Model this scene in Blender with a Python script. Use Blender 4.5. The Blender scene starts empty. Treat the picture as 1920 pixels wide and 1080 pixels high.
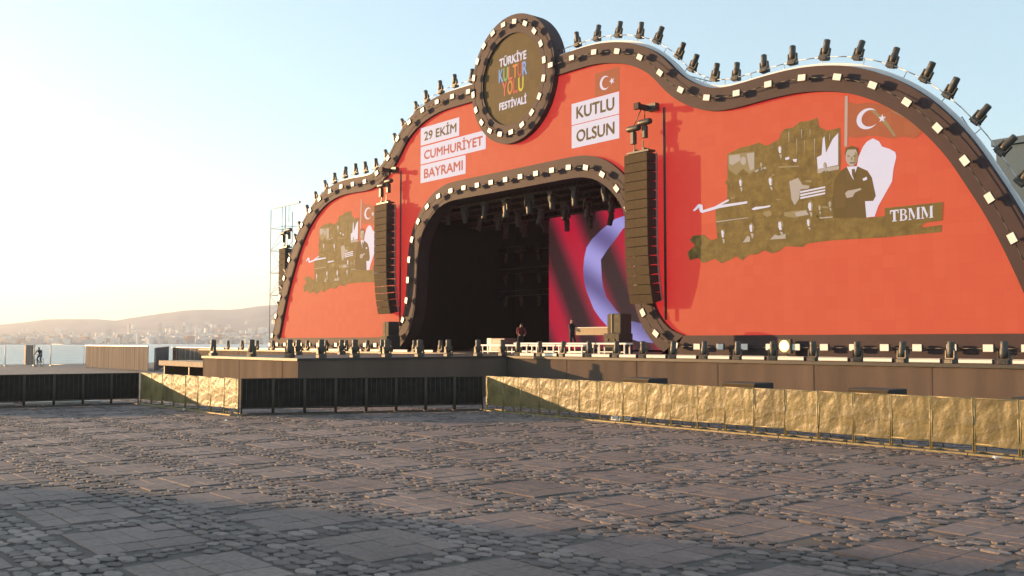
import bpy, bmesh, math, random
import numpy as np
from mathutils import Vector, Matrix
random.seed(7); rng = np.random.default_rng(7)
rad = math.radians
scn = bpy.context.scene
col = scn.collection

# ------------------------------------------------------------------ camera
# world frame: the stage facade stands on the plane y = 0, x runs along it, ground z = 0, metres
F_PX, YAW, PIT, CAM_H, CAM_D = 1850.0, rad(-50.35), rad(3.1), 2.2, 35.0
cam_d = bpy.data.cameras.new('camera'); cam = bpy.data.objects.new('camera', cam_d); col.objects.link(cam)
cam_d.sensor_width = 36.0; cam_d.lens = 36.0 * F_PX / 1920.0
cam_d.clip_start = 0.1; cam_d.clip_end = 20000
cam.location = (0, -CAM_D, CAM_H)
cam.rotation_euler = (rad(90) + PIT, 0, -YAW)
scn.camera = cam

# ------------------------------------------------------------------ sky, sun, exposure
SUN_TO = Vector((2.0, 1.0, -0.333)).normalized()          # direction the light travels
sun_el = math.asin(-SUN_TO.z); sun_az = math.atan2(-SUN_TO.x, -SUN_TO.y)
world = bpy.data.worlds.new('World'); scn.world = world; world.use_nodes = True
nt = world.node_tree; nt.nodes.clear()
wo = nt.nodes.new('ShaderNodeOutputWorld'); bg = nt.nodes.new('ShaderNodeBackground')
sky = nt.nodes.new('ShaderNodeTexSky'); sky.sky_type = 'NISHITA'; sky.sun_disc = False
sky.sun_elevation = sun_el; sky.sun_rotation = sun_az
sky.air_density = 1.0; sky.dust_density = 0.9; sky.ozone_density = 2.0; sky.altitude = 0
bg.inputs['Strength'].default_value = 0.15
air = nt.nodes.new('ShaderNodeMix'); air.data_type = 'RGBA'; air.blend_type = 'ADD'; air.inputs['Factor'].default_value = 1.0
air.inputs['B'].default_value = (1.12, 1.36, 1.32, 1)      # pale sea haze over the whole sky
dimm = nt.nodes.new('ShaderNodeMix'); dimm.data_type = 'RGBA'; dimm.blend_type = 'MULTIPLY'; dimm.inputs['Factor'].default_value = 1.0; dimm.inputs['B'].default_value = (.68, .68, .68, 1)
nt.links.new(sky.outputs[0], dimm.inputs['A']); nt.links.new(dimm.outputs['Result'], air.inputs['A']); nt.links.new(air.outputs['Result'], bg.inputs['Color']); nt.links.new(bg.outputs[0], wo.inputs['Surface'])
sl = bpy.data.lights.new('sun', 'SUN'); sl.energy = 5.0; sl.angle = rad(0.55); sl.color = (1.0, 0.60, 0.28)
so = bpy.data.objects.new('sun', sl); col.objects.link(so)
so.rotation_euler = SUN_TO.to_track_quat('-Z', 'Y').to_euler()
vs = scn.view_settings; vs.view_transform = 'Standard'; vs.look = 'None'; vs.exposure = 1.08; vs.gamma = 1.0
vs.use_curve_mapping = False
scn.cycles.use_denoising = True
scn.cycles.max_bounces = 6; scn.cycles.volume_bounces = 0
EXP = 2 ** vs.exposure

# ------------------------------------------------------------------ helpers
def tag(o, label=None, cat=None, group=None, kind=None):
    if label: o['label'] = label
    if cat: o['category'] = cat
    if group: o['group'] = group
    if kind: o['kind'] = kind
    return o
def link(o, parent=None):
    col.objects.link(o)
    if parent is not None: o.parent = parent
    return o
def empty(name, loc=(0, 0, 0), rz=0.0):
    o = bpy.data.objects.new(name, None); o.empty_display_size = 0.2
    o.location = loc; o.rotation_euler = (0, 0, rz); col.objects.link(o); return o
def inst(name, mesh, parent=None, loc=(0, 0, 0), rot=(0, 0, 0), scale=None):
    o = bpy.data.objects.new(name, mesh); o.location = loc; o.rotation_euler = rot
    if scale: o.scale = scale
    return link(o, parent)
ORD = ['first', 'second', 'third', 'fourth', 'fifth', 'sixth', 'seventh', 'eighth', 'ninth', 'tenth', 'eleventh',
       'twelfth', 'thirteenth', 'fourteenth', 'fifteenth', 'sixteenth', 'seventeenth', 'eighteenth', 'nineteenth',
       'twentieth', 'twenty-first', 'twenty-second', 'twenty-third', 'twenty-fourth', 'twenty-fifth', 'twenty-sixth',
       'twenty-seventh', 'twenty-eighth', 'twenty-ninth', 'thirtieth', 'thirty-first', 'thirty-second', 'thirty-third', 'thirty-fourth', 'thirty-fifth']

class MB:
    """collects shapes; build() links them as one mesh object"""
    def __init__(s): s.v = []; s.f = []; s.sm = []
    def add(s, verts, faces, smooth=False):
        n = len(s.v); s.v += [tuple(p) for p in verts]
        s.f += [tuple(n + i for i in f) for f in faces]; s.sm += [smooth] * len(faces); return s
    def box(s, c, d, rot=None, taper=1.0):
        x, y, z = d[0] / 2, d[1] / 2, d[2] / 2; t = taper
        P = [Vector(p) for p in ((-x, -y, -z), (x, -y, -z), (x, y, -z), (-x, y, -z), (-x * t, -y * t, z), (x * t, -y * t, z), (x * t, y * t, z), (-x * t, y * t, z))]
        if rot is not None: P = [rot @ p for p in P]
        c = Vector(c)
        return s.add([p + c for p in P], [(0, 3, 2, 1), (4, 5, 6, 7), (0, 1, 5, 4), (1, 2, 6, 5), (2, 3, 7, 6), (3, 0, 4, 7)])
    def cbox(s, c, d, b=0.02, rot=None):
        """box with chamfered vertical edges and top"""
        x, y, z = d[0] / 2, d[1] / 2, d[2] / 2
        ring = [(-x + b, -y), (x - b, -y), (x, -y + b), (x, y - b), (x - b, y), (-x + b, y), (-x, y - b), (-x, -y + b)]
        P = [Vector((a, q, -z)) for a, q in ring] + [Vector((a, q, z - b)) for a, q in ring]
        kx, ky = (x - b) / x, (y - b) / y
        P += [Vector((a * kx, q * ky, z)) for a, q in ring]
        if rot is not None: P = [rot @ p for p in P]
        c = Vector(c)
        F = [tuple(range(7, -1, -1)), tuple(range(16, 24))]
        for k in (0, 8): F += [(k + i, k + (i + 1) % 8, k + 8 + (i + 1) % 8, k + 8 + i) for i in range(8)]
        return s.add([p + c for p in P], F)
    def tube(s, a, b, r, n=6, r2=None, cap=True):
        a, b = Vector(a), Vector(b); d = (b - a); L = d.length
        if L < 1e-6: return s
        q = d.to_track_quat('Z', 'Y'); r2 = r if r2 is None else r2
        V = [a + q @ Vector((r * math.cos(6.28318 * i / n), r * math.sin(6.28318 * i / n), 0)) for i in range(n)]
        V += [b + q @ Vector((r2 * math.cos(6.28318 * i / n), r2 * math.sin(6.28318 * i / n), 0)) for i in range(n)]
        F = [(i, (i + 1) % n, n + (i + 1) % n, n + i) for i in range(n)]
        s.add(V, F, True)
        if cap: s.f += [tuple(len(s.v) - 2 * n + i for i in range(n - 1, -1, -1)), tuple(len(s.v) - n + i for i in range(n))]; s.sm += [False, False]
        return s
    def path(s, pts, r, n=5):
        for p, q in zip(pts[:-1], pts[1:]): s.tube(p, q, r, n)
        return s
    def lathe(s, prof, n=14, c=(0, 0, 0), axis=None):
        """prof: (radius, z) pairs"""
        c = Vector(c); V = []; q = axis.to_track_quat('Z', 'Y') if axis is not None else None
        for r, z in prof:
            for i in range(n):
                p = Vector((r * math.cos(6.28318 * i / n), r * math.sin(6.28318 * i / n), z))
                V.append(c + (q @ p if q else p))
        m = len(prof)
        F = [(k * n + i, k * n + (i + 1) % n, (k + 1) * n + (i + 1) % n, (k + 1) * n + i) for k in range(m - 1) for i in range(n)]
        s.add(V, F, True)
        s.f += [tuple(len(s.v) - m * n + i for i in range(n - 1, -1, -1)), tuple(len(s.v) - n + i for i in range(n))]; s.sm += [False, False]
        return s
    def prism(s, poly, y0, y1):
        """polygon of (x, z) points on the facade plane, extruded from y0 (front) to y1"""
        n = len(poly)
        area = sum(poly[i][0] * poly[(i + 1) % n][1] - poly[(i + 1) % n][0] * poly[i][1] for i in range(n))
        if area < 0: poly = poly[::-1]
        V = [(x, y0, z) for x, z in poly] + [(x, y1, z) for x, z in poly]
        F = [tuple(range(n)), tuple(range(2 * n - 1, n - 1, -1))] + [(i, n + i, n + (i + 1) % n, (i + 1) % n) for i in range(n)]
        return s.add(V, F)
    def ribbon(s, A, B, y0, y1):
        """band between two (x, z) curves of equal length, extruded"""
        n = len(A)
        V = [(x, y0, z) for x, z in A] + [(x, y0, z) for x, z in B] + [(x, y1, z) for x, z in A] + [(x, y1, z) for x, z in B]
        F = []
        for i in range(n - 1):
            a, b, c, d = i, i + 1, n + i + 1, n + i
            F += [(a, b, c, d), (2 * n + d, 2 * n + c, 2 * n + b, 2 * n + a), (a, 2 * n + a, 2 * n + b, b), (d, c, 2 * n + c, 2 * n + d)]
        F += [(0, n, 3 * n, 2 * n), (n - 1, 3 * n - 1, 4 * n - 1, 2 * n - 1)]
        return s.add(V, F)
    def mesh(s, name, mat, off=None):
        me = bpy.data.meshes.new(name)
        v = s.v if off is None else [(p[0] - off[0], p[1] - off[1], p[2] - off[2]) for p in s.v]
        me.from_pydata(v, [], s.f); me.update()
        me.polygons.foreach_set('use_smooth', s.sm)
        if mat is not None: me.materials.append(mat)
        return me
    def fix(s, me):
        bm = bmesh.new(); bm.from_mesh(me); bmesh.ops.recalc_face_normals(bm, faces=bm.faces); bm.to_mesh(me); bm.free()
    def build(s, name, mat, parent=None, local=False):
        """world-space shapes under an unrotated parent (or local=True for shapes already in the parent's frame)"""
        off = None if (parent is None or local) else parent_loc(parent)
        me = s.mesh(name, mat, off); s.fix(me)
        return inst(name, me, parent)
def parent_loc(o):
    p = Vector((0, 0, 0))
    while o is not None: p = p + o.location; o = o.parent
    return p
def catmull(pts, per=6):
    out = []; n = len(pts)
    for i in range(n - 1):
        p0 = pts[max(i - 1, 0)]; p1 = pts[i]; p2 = pts[i + 1]; p3 = pts[min(i + 2, n - 1)]
        for k in range(per):
            t = k / per
            out.append(tuple(0.5 * ((2 * b) + (c - a) * t + (2 * a - 5 * b + 4 * c - d) * t * t + (-a + 3 * b - 3 * c + d) * t ** 3) for a, b, c, d in zip(p0, p1, p2, p3)))
    out.append(tuple(pts[-1])); return out
def smooth(pts, it=3):
    P = [np.array(p) for p in pts]
    for _ in range(it): P = [P[0]] + [(P[i - 1] + 2 * P[i] + P[i + 1]) / 4 for i in range(1, len(P) - 1)] + [P[-1]]
    return [tuple(p) for p in P]
def resample(pts, step):
    P = np.array(pts); d = np.r_[0, np.cumsum(np.linalg.norm(np.diff(P, axis=0), axis=1))]
    n = max(2, int(round(d[-1] / step)) + 1); t = np.linspace(0, d[-1], n)
    return [tuple(p) for p in np.c_[np.interp(t, d, P[:, 0]), np.interp(t, d, P[:, 1])]]
def offset(pts, w):
    P = np.array(pts); T = np.gradient(P, axis=0); T /= np.linalg.norm(T, axis=1)[:, None]
    return [tuple(p) for p in P + w * np.c_[-T[:, 1], T[:, 0]]]
# a point of the photograph carried onto a plane of the place
_cy, _sy = math.cos(YAW), math.sin(YAW)
_w = Vector((_sy * math.cos(PIT), _cy * math.cos(PIT), math.sin(PIT))); _r = Vector((_cy, -_sy, 0)); _u = _r.cross(_w); _C = Vector((0, -CAM_D, CAM_H))
def onY(px, py, Y=0.0):
    d = _w + _r * ((px - 960) / F_PX) - _u * ((py - 540) / F_PX); return _C + d * ((Y - _C.y) / d.y)
def onZ(px, py, Z=0.0):
    d = _w + _r * ((px - 960) / F_PX) - _u * ((py - 540) / F_PX); return _C + d * ((Z - _C.z) / d.z)

# ------------------------------------------------------------------ materials
MATS = {}
def mat(name, color, rough=0.6, metal=0.0, spec=0.5, noise=0.0, nscale=8.0, bump=0.0, bscale=30.0, emit=None, estr=1.0, coord='Object', stretch=None):
    if name in MATS: return MATS[name]
    m = bpy.data.materials.new(name); m.use_nodes = True; n = m.node_tree; b = n.nodes['Principled BSDF']
    b.inputs['Base Color'].default_value = (*color, 1); b.inputs['Roughness'].default_value = rough
    b.inputs['Metallic'].default_value = metal; b.inputs['Specular IOR Level'].default_value = spec
    if emit is not None:
        b.inputs['Emission Color'].default_value = (*emit, 1); b.inputs['Emission Strength'].default_value = estr
    if noise or bump:
        tc = n.nodes.new('ShaderNodeTexCoord'); mp = n.nodes.new('ShaderNodeMapping'); n.links.new(tc.outputs[coord], mp.inputs[0])
        if stretch: mp.inputs['Scale'].default_value = stretch
    if noise:
        tx = n.nodes.new('ShaderNodeTexNoise'); tx.inputs['Scale'].default_value = nscale; tx.inputs['Detail'].default_value = 5
        n.links.new(mp.outputs[0], tx.inputs['Vector'])
        mr = n.nodes.new('ShaderNodeMapRange'); mr.inputs[1].default_value = 0.3; mr.inputs[2].default_value = 0.7
        mr.inputs[3].default_value = 1 - noise; mr.inputs[4].default_value = 1 + noise
        n.links.new(tx.outputs['Fac'], mr.inputs[0])
        mx = n.nodes.new('ShaderNodeMix'); mx.data_type = 'RGBA'; mx.blend_type = 'MULTIPLY'; mx.inputs['Factor'].default_value = 1
        mx.inputs['A'].default_value = (*color, 1); n.links.new(mr.outputs[0], mx.inputs['B']); n.links.new(mx.outputs['Result'], b.inputs['Base Color'])
    if bump:
        t2 = n.nodes.new('ShaderNodeTexNoise'); t2.inputs['Scale'].default_value = bscale; t2.inputs['Detail'].default_value = 4
        n.links.new(mp.outputs[0], t2.inputs['Vector']); bp = n.nodes.new('ShaderNodeBump'); bp.inputs['Strength'].default_value = bump
        bp.inputs['Distance'].default_value = 0.05
        n.links.new(t2.outputs['Fac'], bp.inputs['Height']); n.links.new(bp.outputs[0], b.inputs['Normal'])
    MATS[name] = m; return m
LEDB = (0.098, 0.074, 0.032)           # face of a switched-off screen panel
def led(name, emit, base=LEDB, rough=0.7):
    """screen face: dull panel with faint module seams that also gives off its picture's light"""
    if name in MATS: return MATS[name]
    e = [c / EXP for c in emit]
    m = mat(name, base, rough=rough, spec=0.12, emit=e, estr=1.0)
    n = m.node_tree; b = n.nodes['Principled BSDF']
    g = n.nodes.new('ShaderNodeNewGeometry'); br = n.nodes.new('ShaderNodeTexBrick')
    sp = n.nodes.new('ShaderNodeSeparateXYZ'); cb = n.nodes.new('ShaderNodeCombineXYZ')
    n.links.new(g.outputs['Position'], sp.inputs[0]); n.links.new(sp.outputs[0], cb.inputs[0]); n.links.new(sp.outputs[2], cb.inputs[1])
    n.links.new(cb.outputs[0], br.inputs['Vector'])
    br.offset = 0.0; br.inputs['Scale'].default_value = 1.0; br.inputs['Brick Width'].default_value = 0.5; br.inputs['Row Height'].default_value = 0.5
    br.inputs['Mortar Size'].default_value = 0.006; br.inputs['Bias'].default_value = 0.0
    br.inputs['Color1'].default_value = (*[c * 0.93 for c in base], 1); br.inputs['Color2'].default_value = (*[c * 1.07 for c in base], 1)
    br.inputs['Mortar'].default_value = (*[c * 0.82 for c in base], 1)
    n.links.new(br.outputs['Color'], b.inputs['Base Color'])
    return m
M_red = led('led_red', (0.56, 0.018, 0.022))
M_flagred = led('led_flag_red', (0.30, 0.030, 0.022))
M_black = led('led_black', (0.004, 0.003, 0.002))
M_olive = led('led_gold_black', (0.105, 0.068, 0.014))
n = M_olive.node_tree; tx = n.nodes.new('ShaderNodeTexNoise'); tx.inputs['Scale'].default_value = 2.4; tx.inputs['Detail'].default_value = 9; tx.inputs['Roughness'].default_value = .68; gq = n.nodes.new('ShaderNodeNewGeometry')
n.links.new(gq.outputs['Position'], tx.inputs['Vector']); mr = n.nodes.new('ShaderNodeMapRange'); mr.inputs[1].default_value = .35; mr.inputs[2].default_value = .65; mr.inputs[3].default_value = .05; mr.inputs[4].default_value = 1.35
n.links.new(tx.outputs['Fac'], mr.inputs[0]); n.links.new(mr.outputs[0], n.nodes['Principled BSDF'].inputs['Emission Strength'])
M_shade = led('led_dark_gold', (0.055, 0.038, 0.006))
M_white = led('led_white', (0.62, 0.60, 0.72))
M_grey = led('led_grey', (0.34, 0.30, 0.27))
M_dim = led('led_dim_gold', (0.19, 0.15, 0.08))
M_lr = led('led_text_red', (0.42, 0.02, 0.04))
M_lb = led('led_text_blue', (0.10, 0.30, 0.60)); M_ly = led('led_text_yellow', (0.55, 0.42, 0.03))
M_lg = led('led_text_green', (0.12, 0.35, 0.10)); M_lo = led('led_text_orange', (0.6, 0.16, 0.03)); M_lp = led('led_text_red_pale', (0.55, 0.07, 0.07))
M_drape = mat('dark_band_cloth', (0.034, 0.015, 0.017), rough=0.75, noise=0.18, nscale=1.5)
M_skirt = mat('black_stage_skirt', (0.122, 0.090, 0.070), rough=0.85, spec=0.1, noise=0.12, nscale=0.8, bump=0.25, bscale=3, stretch=(1, 1, 0.3))
M_deck = mat('stage_deck_ply', (0.03, 0.027, 0.026), rough=0.55, noise=0.3, nscale=2)
M_void = mat('black_masking_cloth', (0.006, 0.006, 0.007), rough=0.9, noise=0.3, nscale=1.2)
M_whitepl = mat('white_lamp_face', (0.80, 0.77, 0.70), rough=0.4)
M_whitetr = mat('white_trim', (0.72, 0.72, 0.74), rough=0.5)
M_metal = mat('dark_metal', (0.07, 0.062, 0.05), rough=0.45, metal=0.3, noise=0.25, nscale=20)
M_blackpl = mat('black_plastic', (0.055, 0.05, 0.042), rough=0.5, noise=0.25, nscale=9)
M_alu = mat('aluminium_tube', (0.52, 0.50, 0.48), rough=0.4, metal=0.6)
M_glass = mat('dark_lens', (0.03, 0.03, 0.035), rough=0.08, spec=0.8)
M_grille = mat('speaker_grille', (0.080, 0.056, 0.030), rough=0.8, spec=0.12, noise=0.15, nscale=5, bump=0.2, bscale=90)
M_cab = mat('speaker_cabinet', (0.022, 0.021, 0.02), rough=0.6)
M_steel = mat('barrier_steel', (0.28, 0.225, 0.105), rough=0.5, metal=0.2, noise=0.3, nscale=6)
M_cloth = mat('barrier_sheet', (0.182, 0.142, 0.055), rough=0.45, spec=0.5, noise=0.4, nscale=2.6, bump=0.7, bscale=4.5)
M_case = mat('flight_case_panel', (0.25, 0.12, 0.11), rough=0.5, noise=0.2); M_casew = mat('flight_case_pale', (0.5, 0.47, 0.42), rough=0.5)
M_plank = mat('plank_wood', (0.36, 0.26, 0.15), rough=0.7, noise=0.2, nscale=6, stretch=(1, 8, 8))
M_skin = mat('skin', (0.42, 0.25, 0.17), rough=0.6); M_hair = mat('dark_hair', (0.02, 0.016, 0.014), rough=0.6)
M_dk = mat('dark_clothing', (0.03, 0.03, 0.035), rough=0.85); M_maroon = mat('maroon_shirt', (0.20, 0.035, 0.04), rough=0.85); M_jeans = mat('blue_grey_trousers', (0.05, 0.055, 0.075), rough=0.85)

# ------------------------------------------------------------------ ground, quay, sea, far shore
def stone_mat(name, c, var, rough=0.75, spec=0.3, ns=14):
    m = bpy.data.materials.new(name); m.use_nodes = True; n = m.node_tree; b = n.nodes['Principled BSDF']
    b.inputs['Roughness'].default_value = rough; b.inputs['Specular IOR Level'].default_value = spec
    at = n.nodes.new('ShaderNodeAttribute'); at.attribute_name = 'tint'
    hs = n.nodes.new('ShaderNodeMix'); hs.data_type = 'RGBA'; hs.inputs['A'].default_value = (*c[0], 1); hs.inputs['B'].default_value = (*c[1], 1)
    n.links.new(at.outputs['Fac'], hs.inputs['Factor'])
    g = n.nodes.new('ShaderNodeNewGeometry'); tx = n.nodes.new('ShaderNodeTexNoise'); tx.inputs['Scale'].default_value = ns; tx.inputs['Detail'].default_value = 6
    n.links.new(g.outputs['Position'], tx.inputs['Vector'])
    t3 = n.nodes.new('ShaderNodeTexNoise'); t3.inputs['Scale'].default_value = 0.45; t3.inputs['Detail'].default_value = 4; n.links.new(g.outputs['Position'], t3.inputs['Vector'])
    ad = n.nodes.new('ShaderNodeMath'); ad.operation = 'ADD'; n.links.new(tx.outputs['Fac'], ad.inputs[0]); n.links.new(t3.outputs['Fac'], ad.inputs[1])
    mr = n.nodes.new('ShaderNodeMapRange'); mr.inputs[1].default_value = 0.7; mr.inputs[2].default_value = 1.3; mr.inputs[3].default_value = 1 - var; mr.inputs[4].default_value = 1 + var
    n.links.new(ad.outputs[0], mr.inputs[0])
    mx = n.nodes.new('ShaderNodeMix'); mx.data_type = 'RGBA'; mx.blend_type = 'MULTIPLY'; mx.inputs['Factor'].default_value = 1
    n.links.new(hs.outputs['Result'], mx.inputs['A']); n.links.new(mr.outputs[0], mx.inputs['B']); n.links.new(mx.outputs['Result'], b.inputs['Base Color'])
    bp = n.nodes.new('ShaderNodeBump'); bp.inputs['Strength'].default_value = 0.35; bp.inputs['Distance'].default_value = 0.01
    n.links.new(tx.outputs['Fac'], bp.inputs['Height']); n.links.new(bp.outputs[0], b.inputs['Normal'])
    return m
M_cob = stone_mat('cobble_stone', ((0.098, 0.078, 0.073), (0.245, 0.196, 0.178)), 0.3)
M_slab = stone_mat('slab_stone', ((0.145, 0.108, 0.099), (0.192, 0.148, 0.134)), 0.32, rough=0.7)
M_joint = mat('joint_sand', (0.095, 0.078, 0.070), rough=0.95, noise=0.4, nscale=9, coord='Generated')
M_far = mat('far_paving', (0.14, 0.125, 0.118), rough=0.8, noise=0.35, nscale=700, coord='Generated')

QX = -104.0                                     # quay edge
plaza = MB().add([(QX, -400, -0.013), (300, -400, -0.013), (300, 300, -0.013), (QX, 300, -0.013), (QX, -400, -3), (QX, 300, -3)], [(0, 1, 2, 3), (0, 3, 5, 4)]).build('plaza', M_joint)
tag(plaza, kind='structure')
# pavement grid: panels of slabs framed by cobble strips, set square to the stage
PX, PY, PW, PD = 2.04, 1.98, 1.37, 1.18
GX0, GX1, GY0, GY1 = -46.0, 6.0, -36.0, -9.2
OX, OY = -12.02, -31.70
def in_view(x, y, pad=2.0):
    v = Vector((x, y, 0)) - _C; z = v.dot(Vector((_sy, _cy, 0)))
    return z > 5.5 and abs(v.dot(_r)) < z * 0.54 + pad
def attr_tint(me, vals):
    a = me.attributes.new('tint', 'FLOAT', 'FACE'); a.data.foreach_set('value', np.asarray(vals, dtype=np.float32))
# slabs: 4 x 3 to a panel, every one slightly off level
slabs = []
i0, i1 = int((GX0 - OX) // PX), int((GX1 - OX) // PX) + 1; j0, j1 = int((GY0 - OY) // PY), int((GY1 - OY) // PY) + 1
panels = []
for i in range(i0, i1):
    for j in range(j0, j1):
        x, y = OX + i * PX, OY + j * PY
        if not in_view(x + PW / 2, y + PD / 2): continue
        panels.append((x, y)); tone = random.uniform(0.2, 0.8)
        nx, ny = 3, 4
        for a in range(nx):
            for b in range(ny):
                w, d = PW / nx, PD / ny
                slabs.append((x + (a + .5) * w, y + (b + .5) * d, w - 0.007, d - 0.007, min(1, max(0, tone + random.uniform(-.25, .25)))))
def slab_geo(w, d, tz, seed):
    r = random.Random(seed); b = 0.007; zz = [tz + r.uniform(-.003, .003) for _ in range(4)]
    c = [(-w / 2, -d / 2), (w / 2, -d / 2), (w / 2, d / 2), (-w / 2, d / 2)]
    V = [(x, y, -0.05) for x, y in c] + [(x, y, zz[k] - b) for k, (x, y) in enumerate(c)] + [(x * (1 - 2 * b / w), y * (1 - 2 * b / d), zz[k]) for k, (x, y) in enumerate(c)]
    F = [(8, 9, 10, 11)]
    for k in (0, 4): F += [(k + i, k + (i + 1) % 4, k + 4 + (i + 1) % 4, k + 4 + i) for i in range(4)]
    return V, F
def cam_d2(p): return (p[0] ** 2 + (p[1] + CAM_D) ** 2)
def seen(x, y):
    v = Vector((x, y, 0)) - _C; z = v.dot(_w); 
    return z > 0 and abs(v.dot(_r) / z) < 960 / F_PX and v.dot(_u) / z > -540 / F_PX
slabs.sort(key=lambda s: cam_d2(s) + (0 if seen(s[0], s[1]) else 1e4))
near, rest = slabs[:300], slabs[300:]
variants = []
for k in range(16):
    V, F = slab_geo(PW / 3 - .007, PD / 4 - .007, 0.0, k); me = bpy.data.meshes.new('paving_slab'); me.from_pydata(V, [], F); me.materials.append(M_slab)
    attr_tint(me, [k / 15.0] * len(F)); variants.append(me)
for s in near: inst('paving_slab', variants[int(s[4] * 15)], plaza, (s[0], s[1], random.uniform(-.006, .006)), (random.uniform(-.008, .008), random.uniform(-.008, .008), random.uniform(-.012, .012)))
mb = MB(); tints = []
for k, s in enumerate(rest):
    V, F = slab_geo(s[2], s[3], random.uniform(-.004, .004), k)
    mb.add([(p[0] + s[0], p[1] + s[1], p[2]) for p in V], F); tints += [s[4]] * len(F)
me = mb.mesh('paving_slabs', M_slab); attr_tint(me, tints); tag(inst('paving_slabs', me, plaza), kind='stuff')
# cobbles in the strips
def cobble_geo(rx, ry, h, rot, r):
    n = 8; prof = ((1.0, -0.06), (1.0, h - .009), (0.94, h - .002), (0.80, h))
    rr = [r.uniform(0.88, 1.05) for _ in range(n)]; V = []
    for s, z in prof:
        for i in range(n):
            a = 6.28318 * (i + .5 + r.uniform(-.22, .22)) / n + rot; ca, sa = math.cos(a), math.sin(a)
            k = (abs(ca) ** 5 + abs(sa) ** 5) ** (-1 / 5) * rr[i] * s
            V.append((rx * k * ca, ry * k * sa, z + r.uniform(-.002, .002)))
    F = [(a * n + i, a * n + (i + 1) % n, (a + 1) * n + (i + 1) % n, (a + 1) * n + i) for a in range(3) for i in range(n)] + [tuple(range(3 * n, 4 * n))]
    return V, F
cobs = []
CW, CD_ = 0.24, 0.162
ny = int((GY1 - GY0) / CD_); nx = int((GX1 - GX0) / CW)
for j in range(ny):
    x = GX0 - random.uniform(0, CW)
    while x < GX1:
        ln = random.choice((.14, .18, .21, .24, .28, .33)) * random.uniform(.92, 1.08); xc = x + ln / 2; x += ln + .006
        y = GY0 + (j + .5) * CD_ + random.uniform(-.012, .012)
        if not in_view(xc, y, 1.0): continue
        fx = (xc - OX) % PX; fy = (y - OY) % PY; m_ = ln * .42
        if (fy < PD + .035 or fy > PY - .035) and (fx < PW + m_ or fx > PX - m_): continue
        cobs.append((xc, y, ln / 2, CD_ * .5 * random.uniform(.92, 1.02), random.uniform(-.006, .011) + (0 if random.random() < .92 else .008)))
cobs.sort(key=lambda s: cam_d2(s) + (0 if seen(s[0], s[1]) else 1e4))
cvar = []
CL = (.14, .18, .21, .24, .28, .33)
for k in range(48):
    r = random.Random(k); V, F = cobble_geo(CL[k % 6] * .5, CD_ * .5 * r.uniform(.92, 1.02), r.uniform(-.006, .012), r.uniform(-.06, .06), r)
    me = bpy.data.meshes.new('cobble'); me.from_pydata(V, [], F); me.materials.append(M_cob)
    attr_tint(me, [min(1, abs(r.gauss(.36, .25)))] * len(F)); cvar.append(me)
for s in cobs[:300]: inst('cobble', cvar[random.randrange(8) * 6 + min(range(6), key=lambda q: abs(CL[q] - 2 * s[2]))], plaza, (s[0], s[1], 0), (0, 0, random.choice((0, math.pi)) + random.uniform(-.05, .05)))
mb = MB(); tints = []; rr = random.Random(3)
for s in cobs[300:]:
    V, F = cobble_geo(s[2], s[3], s[4], rr.uniform(-.06, .06), rr)
    mb.add([(p[0] + s[0], p[1] + s[1], p[2]) for p in V], F); tints += [min(1, abs(rr.gauss(.36, .25)))] * len(F)
me = mb.mesh('cobbles', M_cob); attr_tint(me, tints); tag(inst('cobbles', me, plaza), kind='stuff')
# plain paving beyond the built pieces
fp = MB()
fp.add([(QX, -400, -.012), (GX0 - .0, -400, -.012), (GX0 - .0, 300, -.012), (QX, 300, -.012)], [(0, 1, 2, 3)])
fp.add([(GX0, GY1, -.012), (300, GY1, -.012), (300, 300, -.012), (GX0, 300, -.012)], [(0, 1, 2, 3)])
tag(fp.build('pavement', M_far), kind='structure')
# sea
ms = bpy.data.materials.new('sea_water'); ms.use_nodes = True; n = ms.node_tree; b = n.nodes['Principled BSDF']
b.inputs['Base Color'].default_value = (0.10, 0.15, 0.17, 1); b.inputs['Roughness'].default_value = 0.22; b.inputs['IOR'].default_value = 1.33
g = n.nodes.new('ShaderNodeNewGeometry'); tx = n.nodes.new('ShaderNodeTexNoise'); tx.inputs['Scale'].default_value = 0.22; tx.inputs['Detail'].default_value = 6
mp = n.nodes.new('ShaderNodeMapping'); mp.inputs['Scale'].default_value = (1, .45, 1); n.links.new(g.outputs['Position'], mp.inputs[0]); n.links.new(mp.outputs[0], tx.inputs['Vector'])
bp = n.nodes.new('ShaderNodeBump'); bp.inputs['Strength'].default_value = 0.9; bp.inputs['Distance'].default_value = 1.2
n.links.new(tx.outputs['Fac'], bp.inputs['Height']); n.links.new(bp.outputs[0], b.inputs['Normal'])
sea = MB().add([(-4200, -3000, -1.6), (QX + .5, -3000, -1.6), (QX + .5, 4200, -1.6), (-4200, 4200, -1.6)], [(0, 1, 2, 3)]).build('sea', ms); tag(sea, kind='structure')
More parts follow.
